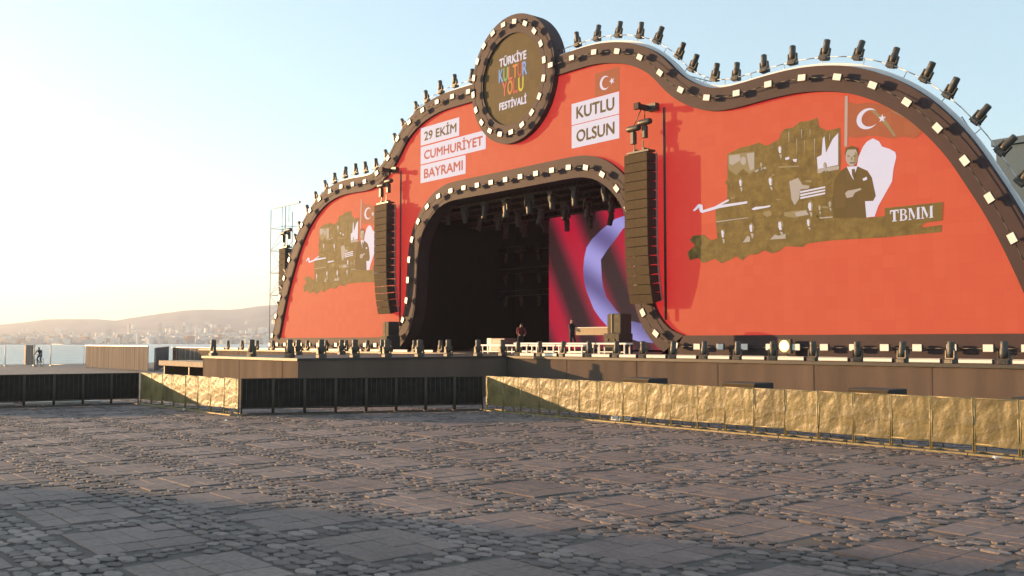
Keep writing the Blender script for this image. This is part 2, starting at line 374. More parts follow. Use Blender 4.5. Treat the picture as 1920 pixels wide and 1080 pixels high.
# far shore: low land and two ridges, in metres along the line of sight
def ridge(name, dist, prof, depth, base_z, m, seed):
    """prof: (photo x, photo y) of the skyline at that distance"""
    r = np.random.default_rng(seed); xs = np.linspace(prof[0][0], prof[-1][0], 120)
    ys = np.interp(xs, [p[0] for p in prof], [p[1] for p in prof])
    ys = ys + np.convolve(r.normal(0, 1.3, 126), np.ones(7) / 7, 'valid') * 1.2
    rows = []; hor = 540 + F_PX * math.tan(PIT)
    for t in np.linspace(0, 1, 14):
        dd = dist - depth * (1 - t); row = []
        for k, x in enumerate(xs):
            H = (hor - ys[k]) / F_PX * dist + CAM_H
            z = base_z + (H - base_z) * (t ** 1.25) + (r.normal(0, 2.2) if 0 < t < 1 else 0)
            p = _C + Vector((_sy, _cy, 0)) * dd + _r * ((x - 960) / F_PX * dd); row.append((p.x, p.y, z))
        rows.append(row)
    back = [(p[0] + _sy * 300, p[1] + _cy * 300, base_z) for p in rows[-1]]; rows.append(back)
    V = [p for row in rows for p in row]; nn = len(xs)
    Fc = [(a * nn + i, a * nn + i + 1, (a + 1) * nn + i + 1, (a + 1) * nn + i) for a in range(len(rows) - 1) for i in range(nn - 1)]
    o = MB().add(V, Fc, True).build(name, m); tag(o, kind='structure'); return rows[:-1]
M_hill = mat('hill_scrub', (0.085, 0.085, 0.10), rough=0.95, noise=0.45, nscale=26, coord='Generated')
M_hill2 = mat('hill_town_slope', (0.13, 0.13, 0.135), rough=0.95, noise=0.5, nscale=60, coord='Generated')
hillA = ridge('hills', 2900, [(-500, 622), (-200, 617), (0, 609), (90, 599), (180, 597), (215, 601), (320, 585), (350, 582), (430, 581), (480, 575), (540, 572), (620, 569), (760, 575), (900, 590)], 1000, 3, M_hill, 4)
hillB = ridge('shore', 1950, [(-500, 634), (0, 632), (60, 627), (160, 630), (300, 629), (420, 631), (520, 630), (900, 634)], 500, -1.2, M_hill2, 5)

# ------------------------------------------------------------------ stage body
DECK = 1.6
CX = -42.25                                      # axis of the facade
def U(u, z): return (CX + u, z)
half = [(28.05, 2.47), (27.35, 4.3), (26.75, 5.7), (26.2, 6.8), (25.65, 7.75), (25.05, 8.75), (24.4, 9.6), (23.65, 10.4), (22.85, 11.05), (21.95, 11.6), (20.95, 12.05), (19.9, 12.32),
        (18.7, 12.48), (17.4, 12.5), (16.2, 12.45), (15.2, 12.43), (14.3, 12.52), (13.5, 12.76), (12.75, 13.1), (12.0, 13.58), (11.35, 14.15), (10.65, 14.88), (9.85, 15.42), (8.9, 15.85), (7.8, 16.14), (6.7, 16.3), (5.4, 16.34), (2.5, 16.3), (0, 16.3)]
ahalf = [(12.5, 2.47), (11.75, 2.72), (11.15, 3.2), (10.7, 3.85), (10.42, 4.8), (10.28, 6.3), (10.18, 7.5), (9.97, 8.55), (9.55, 9.45), (8.95, 10.2), (8.2, 10.85), (7.3, 11.38), (6.2, 11.7), (5.0, 11.79), (2.5, 11.79), (0, 11.79)]
def mirror(h):
    c = smooth(catmull(h, 6), 4); L = [(-u, z) for u, z in c]; return resample(L + c[-2::-1], 0.33)
inner = mirror(half); arch = mirror(ahalf)
BW = 1.03
outer = offset(inner, BW); archin = offset(arch, -1.12)
outer[0] = (-29.35, 2.47); outer[-1] = (29.35, 2.47); archin[0] = (-11.1, 1.6); archin[-1] = (11.1, 1.6)
for i in range(1, 6):
    for c, e in ((archin, 1),):
        for k in (i, -1 - i): c[k] = (c[k][0], max(c[k][1], 1.6))
W = lambda c: [U(*p) for p in c]
facade = empty('stage_facade', (CX, 0, DECK))
tag(facade, 'wide wavy-topped concert stage front with glowing red screens and dark lamp-studded frame', 'stage facade')
FY0, FY1 = -0.16, 0.7
fr = MB().ribbon(W(inner), W(outer), FY0, FY1).build('frame', M_drape, facade)
fr2 = MB().ribbon(W(arch), W(archin), FY0, FY1).build('arch_frame', M_drape, facade)
for s in (-1, 1):
    MB().prism([U(s * 12.5, 2.47), U(s * 29.35, 2.47), U(s * 29.75, 1.6), U(s * 11.1, 1.6)], FY0, FY1).build('base_frame', M_drape, facade)
# the screen
lp = offset(inner, 0.05); la = offset(arch, -0.05)
ledpoly = W([(-28.05, 2.45)] + lp + [(28.05, 2.45), (12.5, 2.45)] + la[::-1] + [(-12.5, 2.45)])
screen = MB().prism(ledpoly, 0.04, 0.34).build('screen', M_red, facade)
# white upper trim and rail along the top
tr = MB().ribbon(W(offset(outer, 0.004)), W(offset(outer, 0.15)), 0.12, 0.22).build('top_trim', M_whitetr, facade)
rail = offset(outer, 0.42); rb = MB()
rb.path([(U(*p)[0], 0.2, p[1]) for p in rail[::2]], 0.022)
for k in range(2, len(rail) - 2, 5): rb.tube((CX + outer[k][0], 0.2, outer[k][1]), (CX + rail[k][0], 0.2, rail[k][1]), 0.018)
rb.build('top_rail', M_alu, facade)

# small square lamps along every band, with their cable
lampm = MB().box((0, -.062, 0), (0.35, 0.02, 0.25)).mesh('lamp_panel', M_whitepl)
lhm = MB().cbox((0, 0, 0), (0.39, 0.10, 0.29), 0.02); lhm.box((-.205, 0, 0), (.02, .05, .1)).box((.205, 0, 0), (.02, .05, .1)); lhm = lhm.mesh('lamp_housing', M_metal)
armm = MB().box((0, 0.10, 0), (0.08, 0.16, 0.08)).mesh('lamp_arm', M_metal)
def lamp_panel(parent, x, y, z, ang, m=lampm):
    L = parent_loc(parent)
    o = inst('lamp_panel', m, parent, (x - L.x, y - L.y, z - L.z), (0, ang, 0))
    inst('arm', armm, o, (0, 0, 0)); inst('housing', lhm, o); return o
def lamp_run(curve, parent, step, y=-0.42, skip=None):
    pts = resample(curve, step)
    cab = [(CX + p[0], y + .02, p[1] - 0.02) for p in resample(curve, 0.5)]
    for i, p in enumerate(pts):
        a = pts[max(i - 1, 0)]; b = pts[min(i + 1, len(pts) - 1)]
        ang = -math.atan2(b[1] - a[1], b[0] - a[0])
        if skip and skip(p): continue
        lamp_panel(parent, CX + p[0], y, p[1], ang)
    MB().path(cab, 0.02, 4).build('lamp_cable', M_metal, parent)
mid = offset(inner, BW * .52)
notmed = lambda p: abs(p[0] - .3) < 3.4
mid_r = [p for p in mid if p[0] > 3.5]; mid_l = [p for p in mid if p[0] < -3.4]
lamp_run(mid_r, facade, 1.62); lamp_run(mid_l, facade, 1.62)
amid = offset(arch, -0.58); amid = [p for p in amid if p[1] > 1.97]
amid = [(-29.0, 1.97)] + [(x, 1.97) for x in np.linspace(-28, amid[0][0] - .6, 20)] + amid + [(x, 1.97) for x in np.linspace(amid[-1][0] + .6, 28, 20)] + [(29.0, 1.97)]
lamp_run(smooth(resample(amid, 0.4), 4), facade, 1.285)

# round medallion
MX, MZ, MR = -41.95, 16.85, 3.62
def circ(r, n=64, cx=MX, cz=MZ): return [(cx + r * math.cos(6.28318 * i / n), cz + r * math.sin(6.28318 * i / n)) for i in range(n + 1)]
medal = empty('medallion', (MX - CX, 0, MZ - DECK)); medal.parent = facade
ML = Vector((MX, 0, MZ))
MB().ribbon(circ(2.58)[::-1], circ(MR)[::-1], -0.30, 0.6).build('ring', M_drape, medal)
MB().prism(circ(2.60)[:-1], -0.20, 0.3).build('disc', M_black, medal)
for i in range(20):
    a = 6.28318 * (i + .35) / 20
    o = inst('lamp_panel', lampm, medal, (3.12 * math.cos(a), -0.54, 3.12 * math.sin(a)), (0, -a + math.pi / 2, 0)); inst('lamp_housing', lhm, medal, o.location, o.rotation_euler)
MB().path([(MX + 3.12 * math.cos(a / 40 * 6.28318), -0.50, MZ + 3.12 * math.sin(a / 40 * 6.28318)) for a in range(41)], 0.02, 4).build('lamp_cable', M_metal, medal)

# ------------------------------------------------------------------ lettering and pictures on the screen
def text_mesh(s, w, h, m, bold=0.0, spacing=1.0):
    c = bpy.data.curves.new('lettering', 'FONT'); c.body = s; c.size = 1.0; c.offset = bold; c.space_character = spacing; c.resolution_u = 4
    o = bpy.data.objects.new('tmp', c); col.objects.link(o); bpy.context.view_layer.update()
    me = bpy.data.meshes.new_from_object(o.evaluated_get(bpy.context.evaluated_depsgraph_get()))
    bpy.data.objects.remove(o)
    co = np.zeros(len(me.vertices) * 3); me.vertices.foreach_get('co', co); co = co.reshape(-1, 3)
    mn, mx = co.min(0), co.max(0); k = (co - mn) / np.maximum(mx - mn, 1e-6)
    out = np.c_[k[:, 0] * w, np.zeros(len(k)), k[:, 1] * h]
    me.vertices.foreach_set('co', out.ravel().astype(np.float32)); me.materials.clear(); me.materials.append(m); me.update(); return me
def put_text(s, x, z, w, h, m, y, parent, bold=0.0, spacing=1.0):
    me = text_mesh(s, w, h, m, 0.0, spacing); L = parent_loc(parent)
    o = inst('lettering', me, parent, (x - L.x, y - L.y, z - L.z))
    if bold: inst('lettering', me, parent, (x - L.x + bold, y - L.y - .002, z - L.z + bold * .5)); inst('lettering', me, parent, (x - L.x + bold * .4, y - L.y - .004, z - L.z - bold * .4))
    return o
def plate(poly, m, y, name, parent):
    n = len(poly); area = sum(poly[i][0] * poly[(i + 1) % n][1] - poly[(i + 1) % n][0] * poly[i][1] for i in range(n))
    if area < 0: poly = poly[::-1]
    return MB().add([(x, y, z) for x, z in poly], [tuple(range(n))]).build(name, m, parent)
rect = lambda x0, x1, z0, z1: [(x0, z0), (x1, z0), (x1, z1), (x0, z1)]
SY = 0.034
XL = -51.33
for (x1, z0, z1, s, m, wf) in ((-47.25, 14.56, 15.68, '29 EKİM', M_black, .80), (-44.66, 13.36, 14.47, 'CUMHURİYET', M_lr, .86), (-46.6, 12.17, 13.29, 'BAYRAMI', M_lr, .83)):
    b_ = plate(rect(XL, x1, z0, z1), M_white, SY, 'text_board', screen)
    zz = z0 + .27; hh = .56 + (.16 if 'İ' in s else 0)
    put_text(s, XL + .38, zz, (x1 - XL) - .70, hh, m, SY - .004, screen, 0.05)
for (z0, z1, s) in ((13.50, 14.62, 'KUTLU'), (12.27, 13.46, 'OLSUN')):
    plate(rect(-37.38, -33.93, z0, z1), M_white, SY, 'text_board', screen)
    put_text(s, -37.02, z0 + .28, 2.72, .60, M_black, SY - .004, screen, 0.05)
# the small flag over the right-hand boards
plate(rect(-35.62, -33.9, 14.66, 15.86), M_flagred, SY, 'flag_board', screen)
def crescent(cx, cz, r, m, y, parent, name='crescent', k=.8, d=.26, xs=1.0):
    a0 = math.acos(max(-1, min(1, (d * d + 1 - k * k) / (2 * d)))); P = []
    for i in range(25): t = a0 + (6.28318 - 2 * a0) * i / 24; P.append((cx + r * math.cos(t), cz + r * math.sin(t)))
    b0 = math.atan2(math.sin(a0), math.cos(a0) - d)
    for i in range(1, 24): t = -b0 - (6.28318 - 2 * b0) * i / 24; P.append((cx + d * r + k * r * math.cos(t), cz + k * r * math.sin(t)))
    P = [(cx + (a - cx) * xs, c) for a, c in P]
    return plate(P, m, y, name, parent)
def star(cx, cz, r, m, y, parent, rot=math.pi):
    return plate([(cx + (r if i % 2 == 0 else r * .4) * math.cos(rot + i * math.pi / 5), cz + (r if i % 2 == 0 else r * .4) * math.sin(rot + i * math.pi / 5)) for i in range(10)], m, y, 'star', parent)
crescent(-34.92, 15.25, .36, M_white, SY - .004, screen); star(-34.42, 15.25, .2, M_white, SY - .004, screen)
# medallion lettering
def med_text(s, z, w, h, m, x=None, bold=.05): return put_text(s, (MX - w / 2 if x is None else x), MZ + z, w, h, m, -0.206, medal, bold)
TZ = .05
med_text('TÜRKİYE', .86 + TZ, 2.35, .62, M_white)
x0 = MX - 1.22
for s, m in zip('KÜLTÜR', (M_lb, M_lg, M_lp, M_lo, M_lr, M_lb)):
    med_text(s, -.02 + TZ, .37, .92 if s == 'Ü' else .74, m, x0); x0 += .415
x0 = MX - .92
for s, m in zip('YOLU', (M_lp, M_lo, M_lr, M_ly)):
    med_text(s, -.86 + TZ, .42, .78, m, x0); x0 += .475
med_text('FESTİVALİ', -1.62 + TZ, 2.35, .55, M_white)

# the old photograph shown on both wings: flat picture content, the left one a copy 37.1 m away
def pic(shift):
    def Q(l): return [((v := onY(1260 + a / 3, 160 + b / 3, 0.03)).x + shift, v.z) for a, b in l]
    lay = [SY]
    def pl(l, m, up=0): plate(Q(l), m, SY - .003 * up, 'picture_patch', screen)
    def ov(cx, cy, rx, ry, m, up, n=12): pl([(cx + rx * math.cos(6.28318 * i / n), cy + ry * math.sin(6.28318 * i / n)) for i in range(n)], m, up)
    pl([(312, 385), (345, 372), (380, 352), (440, 338), (490, 322), (520, 338), (545, 335), (605, 300), (612, 268), (632, 246), (680, 236), (720, 205), (770, 200), (818, 182), (828, 232), (870, 255), (945, 238), (950, 420), (945, 480), (930, 520), (910, 640), (1000, 650), (1090, 640), (1093, 745), (1200, 735), (1195, 690), (1300, 680), (1525, 655), (1522, 760), (1430, 772), (1410, 785), (1405, 800), (1520, 785), (1515, 825), (1200, 855), (900, 872), (760, 890), (735, 910), (640, 905), (600, 935), (560, 945), (520, 928), (480, 950), (430, 955), (400, 985), (360, 962), (340, 975), (280, 1002), (240, 975), (200, 992), (170, 1000), (150, 970), (100, 985), (85, 940), (130, 900), (98, 870), (120, 845), (180, 840), (220, 872), (255, 860), (245, 760), (245, 700), (310, 640)], M_olive, 1)
    # wall portrait, curtain, window, desk
    pl([(316, 390), (466, 372), (466, 478), (440, 500), (400, 470), (360, 505), (316, 470)], M_dim, 2)
    pl([(322, 396), (380, 388), (388, 420), (340, 450), (322, 440)], M_grey, 3)
    pl([(420, 384), (462, 378), (462, 470), (440, 480), (428, 430)], M_grey, 3); ov(402, 425, 16, 24, M_grey, 4)
    pl([(848, 300), (858, 286), (866, 380), (905, 300), (935, 268), (935, 448), (820, 470), (815, 405), (842, 392)], M_white, 2)
    for x, y0, y1, w in ((655, 262, 320, 5), (727, 246, 300, 5), (775, 250, 290, 4), (800, 300, 420, 4), (700, 300, 390, 4), (885, 275, 310, 5), (745, 310, 400, 3)):
        pl([(x, y0), (x + w, y0), (x + w - 2, y1), (x + 1, y1)], M_grey, 3)
    pl([(818, 470), (940, 452), (940, 472), (820, 496)], M_grey, 3)
    pl([(660, 540), (710, 520), (735, 560), (775, 565), (770, 580), (722, 585), (715, 640), (690, 675), (672, 640)], M_grey, 3)
    for k in range(3): pl([(722, 596 + k * 17), (862, 568 + k * 17), (862, 577 + k * 17), (722, 606 + k * 17)], M_white, 3)
    pl([(630, 715), (700, 705), (760, 700), (760, 730), (690, 745), (632, 735)], M_dim, 3); pl([(690, 715), (755, 703), (770, 728), (700, 738)], M_grey, 4)
    pl([(250, 765), (430, 742), (430, 746), (250, 771)], M_grey, 3); pl([(830, 742), (990, 732), (990, 738), (830, 750)], M_grey, 3)
    pl([(466, 478), (530, 458), (530, 468), (466, 490)], M_grey, 3); pl([(600, 455), (715, 450), (718, 458), (600, 466)], M_dim, 3)
    # seated people: face, shirt, dark coat
    for cx, cy, s in ((610, 362, 1.0), (388, 548, .95), (556, 540, 1.15), (288, 835, 1.05), (448, 802, 1.15), (612, 790, 1.25), (780, 680, 1.25), (770, 772, 1.0), (862, 455, .8), (503, 446, .6), (890, 668, .8), (832, 690, .7)):
        rj = random.Random(int(cx * 7 + cy)); J = lambda v: v * rj.uniform(.8, 1.2)
        pl([(cx - J(34) * s, cy + 74 * s), (cx - J(24) * s, cy + 40 * s), (cx, cy + 26 * s), (cx + J(26) * s, cy + 38 * s), (cx + J(36) * s, cy + 74 * s)], M_shade, 3)
        pl([(cx + 13 * s * math.cos(t / 9 * 6.2832) * rj.uniform(.8, 1.1), cy - 3 * s + 24 * s * math.sin(t / 9 * 6.2832) * rj.uniform(.85, 1.1)) for t in range(9)], M_dim, 4)
        pl([(cx - 10 * s, cy - J(14) * s), (cx - 1 * s, cy - 18 * s), (cx + J(4) * s, cy - 6 * s), (cx + J(2) * s, cy + 8 * s), (cx + J(5) * s, cy + 18 * s), (cx - 5 * s, cy + 20 * s), (cx - J(9) * s, cy + 6 * s)], M_white if s > .9 else M_grey, 5)
        pl([(cx - 5 * s, cy + 26 * s), (cx + J(8) * s, cy + 28 * s), (cx + J(9) * s, cy + 42 * s), (cx + 3 * s, cy + J(48) * s)], M_grey, 5)
    pl([(552, 868), (580, 838), (600, 846), (640, 835), (640, 862)], M_grey, 5); pl([(398, 885), (425, 846), (440, 852), (440, 880)], M_grey, 5); pl([(636, 408), (662, 402), (660, 416), (640, 420)], M_white, 5); pl([(680, 415), (704, 414), (700, 432), (684, 428)], M_white, 5)
    rp = random.Random(5)
    for _ in range(46):
        cx, cy = rp.uniform(270, 880), rp.uniform(490, 850); w_, h_ = rp.uniform(6, 34), rp.uniform(5, 22)
        if cy > 700 + (cx - 270) * .2: h_ *= .5
        pl([(cx + w_ * math.cos(t / 6 * 6.2832) * rp.uniform(.5, 1.2), cy + h_ * math.sin(t / 6 * 6.2832) * rp.uniform(.5, 1.2)) for t in range(6)], rp.choice((M_shade, M_shade, M_dim)), 2 + .01 * _)
    # standing man before a white patch
    pl([(1050, 400), (1075, 345), (1095, 318), (1130, 298), (1165, 315), (1182, 345), (1225, 358), (1256, 376), (1262, 402), (1246, 470), (1238, 540), (1205, 600), (1160, 680), (1140, 738), (1093, 743), (1085, 650), (1145, 620), (1125, 520), (1100, 480), (1040, 455)], M_white, 2)
    pl([(905, 745), (902, 640), (915, 530), (948, 482), (985, 458), (1020, 452), (1050, 458), (1100, 482), (1125, 520), (1147, 622), (1132, 650), (1086, 652), (1094, 745)], M_black, 4)
    ov(1012, 385, 40, 44, M_black, 5); ov(1012, 402, 35, 54, M_grey, 6, 16)
    pl([(978, 372), (990, 362), (1035, 360), (1048, 372), (1046, 352), (1012, 340), (980, 352)], M_black, 7)
    for x in (994, 1028): ov(x, 398, 8, 4, M_black, 7, 6)
    pl([(1008, 402), (1016, 402), (1020, 422), (1006, 422)], M_dim, 7); pl([(998, 434), (1028, 432), (1024, 439), (1002, 440)], M_black, 7)
    pl([(1030, 375), (1047, 385), (1043, 430), (1025, 454), (1022, 440)], M_dim, 7)
    pl([(984, 458), (1044, 455), (1030, 500), (1022, 532), (1004, 500)], M_white, 6); pl([(1012, 472), (1030, 470), (1034, 505), (1024, 528), (1014, 505)], M_black, 7)
    pl([(1072, 526), (1096, 514), (1100, 530), (1078, 538)], M_white, 6)
    pl([(974, 608), (990, 592), (1018, 588), (1062, 578), (1068, 586), (1030, 604), (1018, 628), (984, 634)], M_grey, 6)
    # scribble, flag on its pole, caption
    pl([(118, 704), (150, 668), (172, 672), (176, 702), (240, 682), (318, 640), (322, 650), (280, 672), (425, 652), (425, 664), (270, 690), (172, 718), (158, 712), (152, 688), (128, 708)], M_white, 5)
    pl([(448, 696), (470, 684), (520, 680), (556, 674), (552, 684), (460, 702)], M_white, 5)
    pl([(973, 62), (989, 58), (986, 342), (970, 346)], M_grey, 3)
    pl([(990, 92), (1040, 104), (1110, 96), (1180, 108), (1260, 130), (1330, 165), (1400, 215), (1404, 270), (1370, 300), (1300, 288), (1240, 302), (1160, 285), (1090, 286), (1030, 298), (988, 288)], M_flagred, 2)
    pl([(1120, 128), (1200, 190), (1260, 280), (1250, 290), (1185, 205), (1110, 135)], M_dim, 2.5); pl([(1230, 140), (1400, 215), (1402, 222), (1235, 148)], M_dim, 2.5)
    v = onY(1260 + 1100 / 3, 160 + 188 / 3, .03); crescent(v.x + shift, v.z, .41, M_white, SY - .012, screen, xs=1.15); v = onY(1260 + 1182 / 3, 160 + 186 / 3, .03); star(v.x + shift, v.z, .17, M_white, SY - .012, screen, .2)
    pl([(1196, 692), (1300, 682), (1525, 656), (1522, 758), (1430, 771), (1200, 800)], M_shade, 3)
    # serif caption, cut letter by letter
    A = onY(1260 + 1228 / 3, 160 + 768 / 3, .03); Bq = onY(1260 + 1476 / 3, 160 + 748 / 3, .03); wd = (Bq.x - A.x); hh = .44
    def glyph(polys, x, w):
        for p in polys: plate([(A.x + shift + x + a * w, A.z + c * hh) for a, c in p], M_white, SY - .012, 'caption_letter', screen)
    R4 = lambda a, b_, c, d: [(a, c), (b_, c), (b_, d), (a, d)]
    T_ = [R4(.36, .64, 0, .88), R4(0, 1, .88, 1), R4(0, .1, .68, .88), R4(.9, 1, .68, .88), R4(.22, .78, -.001, .07)]
    B_ = [R4(.1, .34, 0, 1), R4(0, .1, .93, 1), R4(0, .1, 0, .07), [(.34, .92), (.6, .92), (.6, 1), (.34, 1)], [(.6, 1), (.86, .9), (.9, .75), (.84, .6), (.6, .53), (.6, .6), (.66, .68), (.66, .85), (.6, .92)], R4(.34, .6, .49, .57), [(.6, .53), (.9, .45), (1, .27), (.92, .08), (.6, 0), (.6, .08), (.72, .2), (.72, .38), (.6, .47)], R4(.34, .6, 0, .08)]
    Mm = [R4(.08, .16, 0, 1), R4(.74, .94, 0, 1), [(.08, 1), (.28, 1), (.56, .25), (.48, 0)], [(.74, 1), (.56, .25), (.48, 0), (.66, .7)], R4(0, .08, .94, 1), R4(0, .26, -.002, .06), R4(.66, 1, -.002, .06), R4(.94, 1, .94, 1)]
    tot = 1 + .95 + 1.4 + 1.4 + .25; k = wd / tot; x = 0
    for g_, w_ in ((T_, 1.0), (B_, .9), (Mm, 1.35), (Mm, 1.35)): glyph(g_, x, w_ * k); x += (w_ + .1) * k
pic(0.0); pic(-37.1)

# ------------------------------------------------------------------ decks and skirts
def deck_block(name, x0, x1, y0, y1, z1=DECK):
    e = empty(name, ((x0 + x1) / 2, (y0 + y1) / 2, 0))
    MB().box(((x0 + x1) / 2, (y0 + y1) / 2, z1 - .04), (x1 - x0, y1 - y0, .08)).build('deck', M_deck, e)
    sk = MB()
    def wav(ax, c, a, b, out):
        n = max(2, int(abs(b - a) / .22)); V = []
        for i in range(n + 1):
            t = a + (b - a) * i / n; o = c + out * (.012 * math.sin(i * 1.7) + .008 * math.sin(i * .61 + 1))
            for z in (0.0, z1 - .082): V.append((t, o, z) if ax == 'x' else (o, t, z))
        sk.add(V, [(2 * i, 2 * i + 2, 2 * i + 3, 2 * i + 1) for i in range(n)], True)
    wav('x', y0 + .03, x0 + .03, x1 - .03, 1); wav('y', x1 - .03, y0 + .03, y1 - .03, 1); wav('y', x0 + .03, y0 + .03, y1 - .03, 1)
    sk.build('skirt', M_skirt, e)
    for k in range(1, int((x1 - x0) / 3.65) + 1): MB().box((x0 + 3.65 * k, y0 + .012, z1 / 2 - .05), (.018, .008, z1 - .12)).build('seam', M_skirt, e)
    MB().box(((x0 + x1) / 2, y0 - .012, z1 - .05), (x1 - x0, .02, .09)).build('edge_trim', M_metal, e); return e
WY = -8.95
tag(deck_block('stage_platform', -31.8, -4.0, WY, -.2), 'long dark-skirted stage platform running right behind the gold-lit barriers', 'stage platform')
tag(deck_block('stage_thrust', -40.35, -31.8, -18.5, -.2), 'dark-skirted thrust platform jutting out towards the crowd, its right side in shadow', 'stage thrust')
tag(deck_block('stage_wing', -76.0, -40.36, -4.2, -.2), 'far left stage wing platform behind the thrust', 'stage platform')
tag(deck_block('main_stage_floor', -58, -26.5, -.19, 15), 'dark main stage floor inside the arch', 'stage floor')
# black box behind the arch
hs = empty('stage_house', (CX, 8, 0)); tag(hs, 'black draped stage house seen through the arch', 'stage house')
MB().box((CX, 15.2, 6.5), (36, .3, 13.0)).build('back_wall', M_void, hs)
MB().box((CX - 17.9, 8.05, 6.5), (.3, 14, 13.0)).build('side_wall', M_void, hs)
MB().box((CX + 15.9, 8.05, 6.5), (.3, 14, 13.0)).build('side_wall', M_void, hs)
MB().box((CX, 8.05, 12.85), (35.4, 14, .3)).build('roof', M_void, hs)
MB().box((CX - 15.6, 3.5, 6.5), (.15, 5.0, 9.8)).build('side_drape', M_void, hs)
# flag screen inside
mf = bpy.data.materials.new('led_waving_flag'); mf.use_nodes = True; n = mf.node_tree; b = n.nodes['Principled BSDF']
b.inputs['Base Color'].default_value = (.03, .03, .03, 1); b.inputs['Roughness'].default_value = .6
g = n.nodes.new('ShaderNodeNewGeometry'); wv = n.nodes.new('ShaderNodeTexWave'); wv.inputs['Scale'].default_value = .085; wv.inputs['Distortion'].default_value = 2.2; wv.inputs['Detail'].default_value = 1; wv.inputs['Detail Scale'].default_value = .5
mp = n.nodes.new('ShaderNodeMapping'); mp.inputs['Rotation'].default_value = (0, rad(28), 0); mp.inputs['Location'].default_value = (1.5, 0, 0); n.links.new(g.outputs['Position'], mp.inputs[0]); n.links.new(mp.outputs[0], wv.inputs['Vector'])
cr = n.nodes.new('ShaderNodeValToRGB'); cr.color_ramp.elements[0].color = (.035 / EXP, .012 / EXP, .014 / EXP, 1); cr.color_ramp.elements[1].color = (.46 / EXP, .008 / EXP, .035 / EXP, 1)
cr.color_ramp.elements[0].position = .12; cr.color_ramp.elements[1].position = .9
e_ = cr.color_ramp.elements.new(.5); e_.color = (.20 / EXP, .012 / EXP, .03 / EXP, 1)
n.links.new(wv.outputs['Fac'], cr.inputs[0]); n.links.new(cr.outputs[0], b.inputs['Emission Color']); b.inputs['Emission Strength'].default_value = 1
mcres = bpy.data.materials.new('led_flag_crescent'); mcres.use_nodes = True; n = mcres.node_tree; b = n.nodes['Principled BSDF']; b.inputs['Base Color'].default_value = (.03, .03, .03, 1)
g = n.nodes.new('ShaderNodeNewGeometry'); wv = n.nodes.new('ShaderNodeTexWave'); wv.inputs['Scale'].default_value = .11; wv.inputs['Distortion'].default_value = 1.0
mp = n.nodes.new('ShaderNodeMapping'); mp.inputs['Rotation'].default_value = (0, rad(60), 0); n.links.new(g.outputs['Position'], mp.inputs[0]); n.links.new(mp.outputs[0], wv.inputs['Vector'])
cr = n.nodes.new('ShaderNodeValToRGB'); cr.color_ramp.elements[0].color = (.13 / EXP, .10 / EXP, .28 / EXP, 1); cr.color_ramp.elements[1].color = (.36 / EXP, .32 / EXP, .70 / EXP, 1)
n.links.new(wv.outputs['Fac'], cr.inputs[0]); n.links.new(cr.outputs[0], b.inputs['Emission Color']); b.inputs['Emission Strength'].default_value = 1
SYI = 8.0
vs_ = empty('flag_screen', (-40.0, SYI, DECK)); tag(vs_, 'glowing backdrop screen showing a red flag with pale crescent', 'video screen')
MB().box((-40.2, SYI + .15, 6.0), (15.8, .3, 8.6)).build('panel', mf, vs_)
cp = [(1180, 392), (1100, 455), (1050, 505), (1020, 550), (1006, 610), (1000, 680), (1006, 745), (1020, 800), (1060, 900), (1095, 950), (1130, 990), (1200, 1045), (1310, 1080), (1400, 1090), (1400, 990), (1310, 975), (1250, 960), (1190, 910), (1130, 830), (1112, 770), (1105, 720), (1100, 620), (1140, 560), (1180, 510), (1225, 445), (1300, 400), (1300, 350)]
plate([((v := onY(760 + a / 3, 280 + c / 3, SYI - .006)).x, v.z) for a, c in cp], mcres, SYI - .006, 'crescent', vs_)
MB().box((-40.2, SYI + .5, 1.9), (16.2, .5, .3)).build('base', M_cab, vs_)

# ------------------------------------------------------------------ moving-head lights
def head_meshes():
    base = MB().cbox((0, 0, .075), (.40, .34, .15), .03); base.box((0, -.175, .08), (.2, .02, .06)); base.box((0, 0, -.02), (.3, .1, .04))
    yoke = MB().box((0, 0, .175), (.40, .20, .05)).box((-.185, 0, .33), (.05, .17, .30), taper=.8).box((.185, 0, .33), (.05, .17, .30), taper=.8)
    yoke.tube((-.22, 0, .42), (-.14, 0, .42), .06, 8).tube((.14, 0, .42), (.22, 0, .42), .06, 8)
    hd = MB().lathe([(.075, -.25), (.125, -.22), (.15, -.08), (.15, .05), (.13, .15), (.135, .20), (.135, .36), (.12, .38)], 12, (0, 0, .44))
    for z in (.27, .32, .37): hd.lathe([(.142, z - .42 + .0), (.156, z - .41), (.142, z - .40)], 12, (0, 0, .42))
    lens = MB().lathe([(.112, .384), (.10, .394), (.05, .402)], 12, (0, 0, .44))
    return [a.mesh(nm, m) for a, nm, m in ((base, 'base', M_blackpl), (yoke, 'yoke', M_metal), (hd, 'head', M_blackpl), (lens, 'lens', M_glass))]
HM = head_meshes()
for m_ in HM: MB.fix(None, m_)
def moving_head(loc, label, group, rot=(0, 0, 0), s=1.0, tilt=0.0):
    o = bpy.data.objects.new('moving_head_light', None); o.empty_display_size = .1; o.location = loc; o.rotation_euler = rot; o.scale = (s, s, s); col.objects.link(o)
    tag(o, label, 'stage light', group)
    inst('base', HM[0], o); inst('yoke', HM[1], o)
    h = bpy.data.objects.new('head', HM[2]); h.location = (0, 0, .42); link(h, o)
    h.rotation_euler = (tilt, 0, 0); h.location = Vector((0, 0, .44)) + Matrix.Rotation(tilt, 3, 'X') @ Vector((0, 0, -.44))
    inst('lens', HM[3], h)
    return o
roofR = [(1045, 96), (1081, 84.5), (1117, 73), (1156, 62), (1196, 63), (1234, 79), (1265, 108), (1297, 138), (1338, 151), (1383, 145), (1434, 130), (1488, 115), (1548, 107), (1610, 109), (1671, 121), (1726, 147), (1780, 184), (1829, 230), (1865, 293), (1902, 348)]
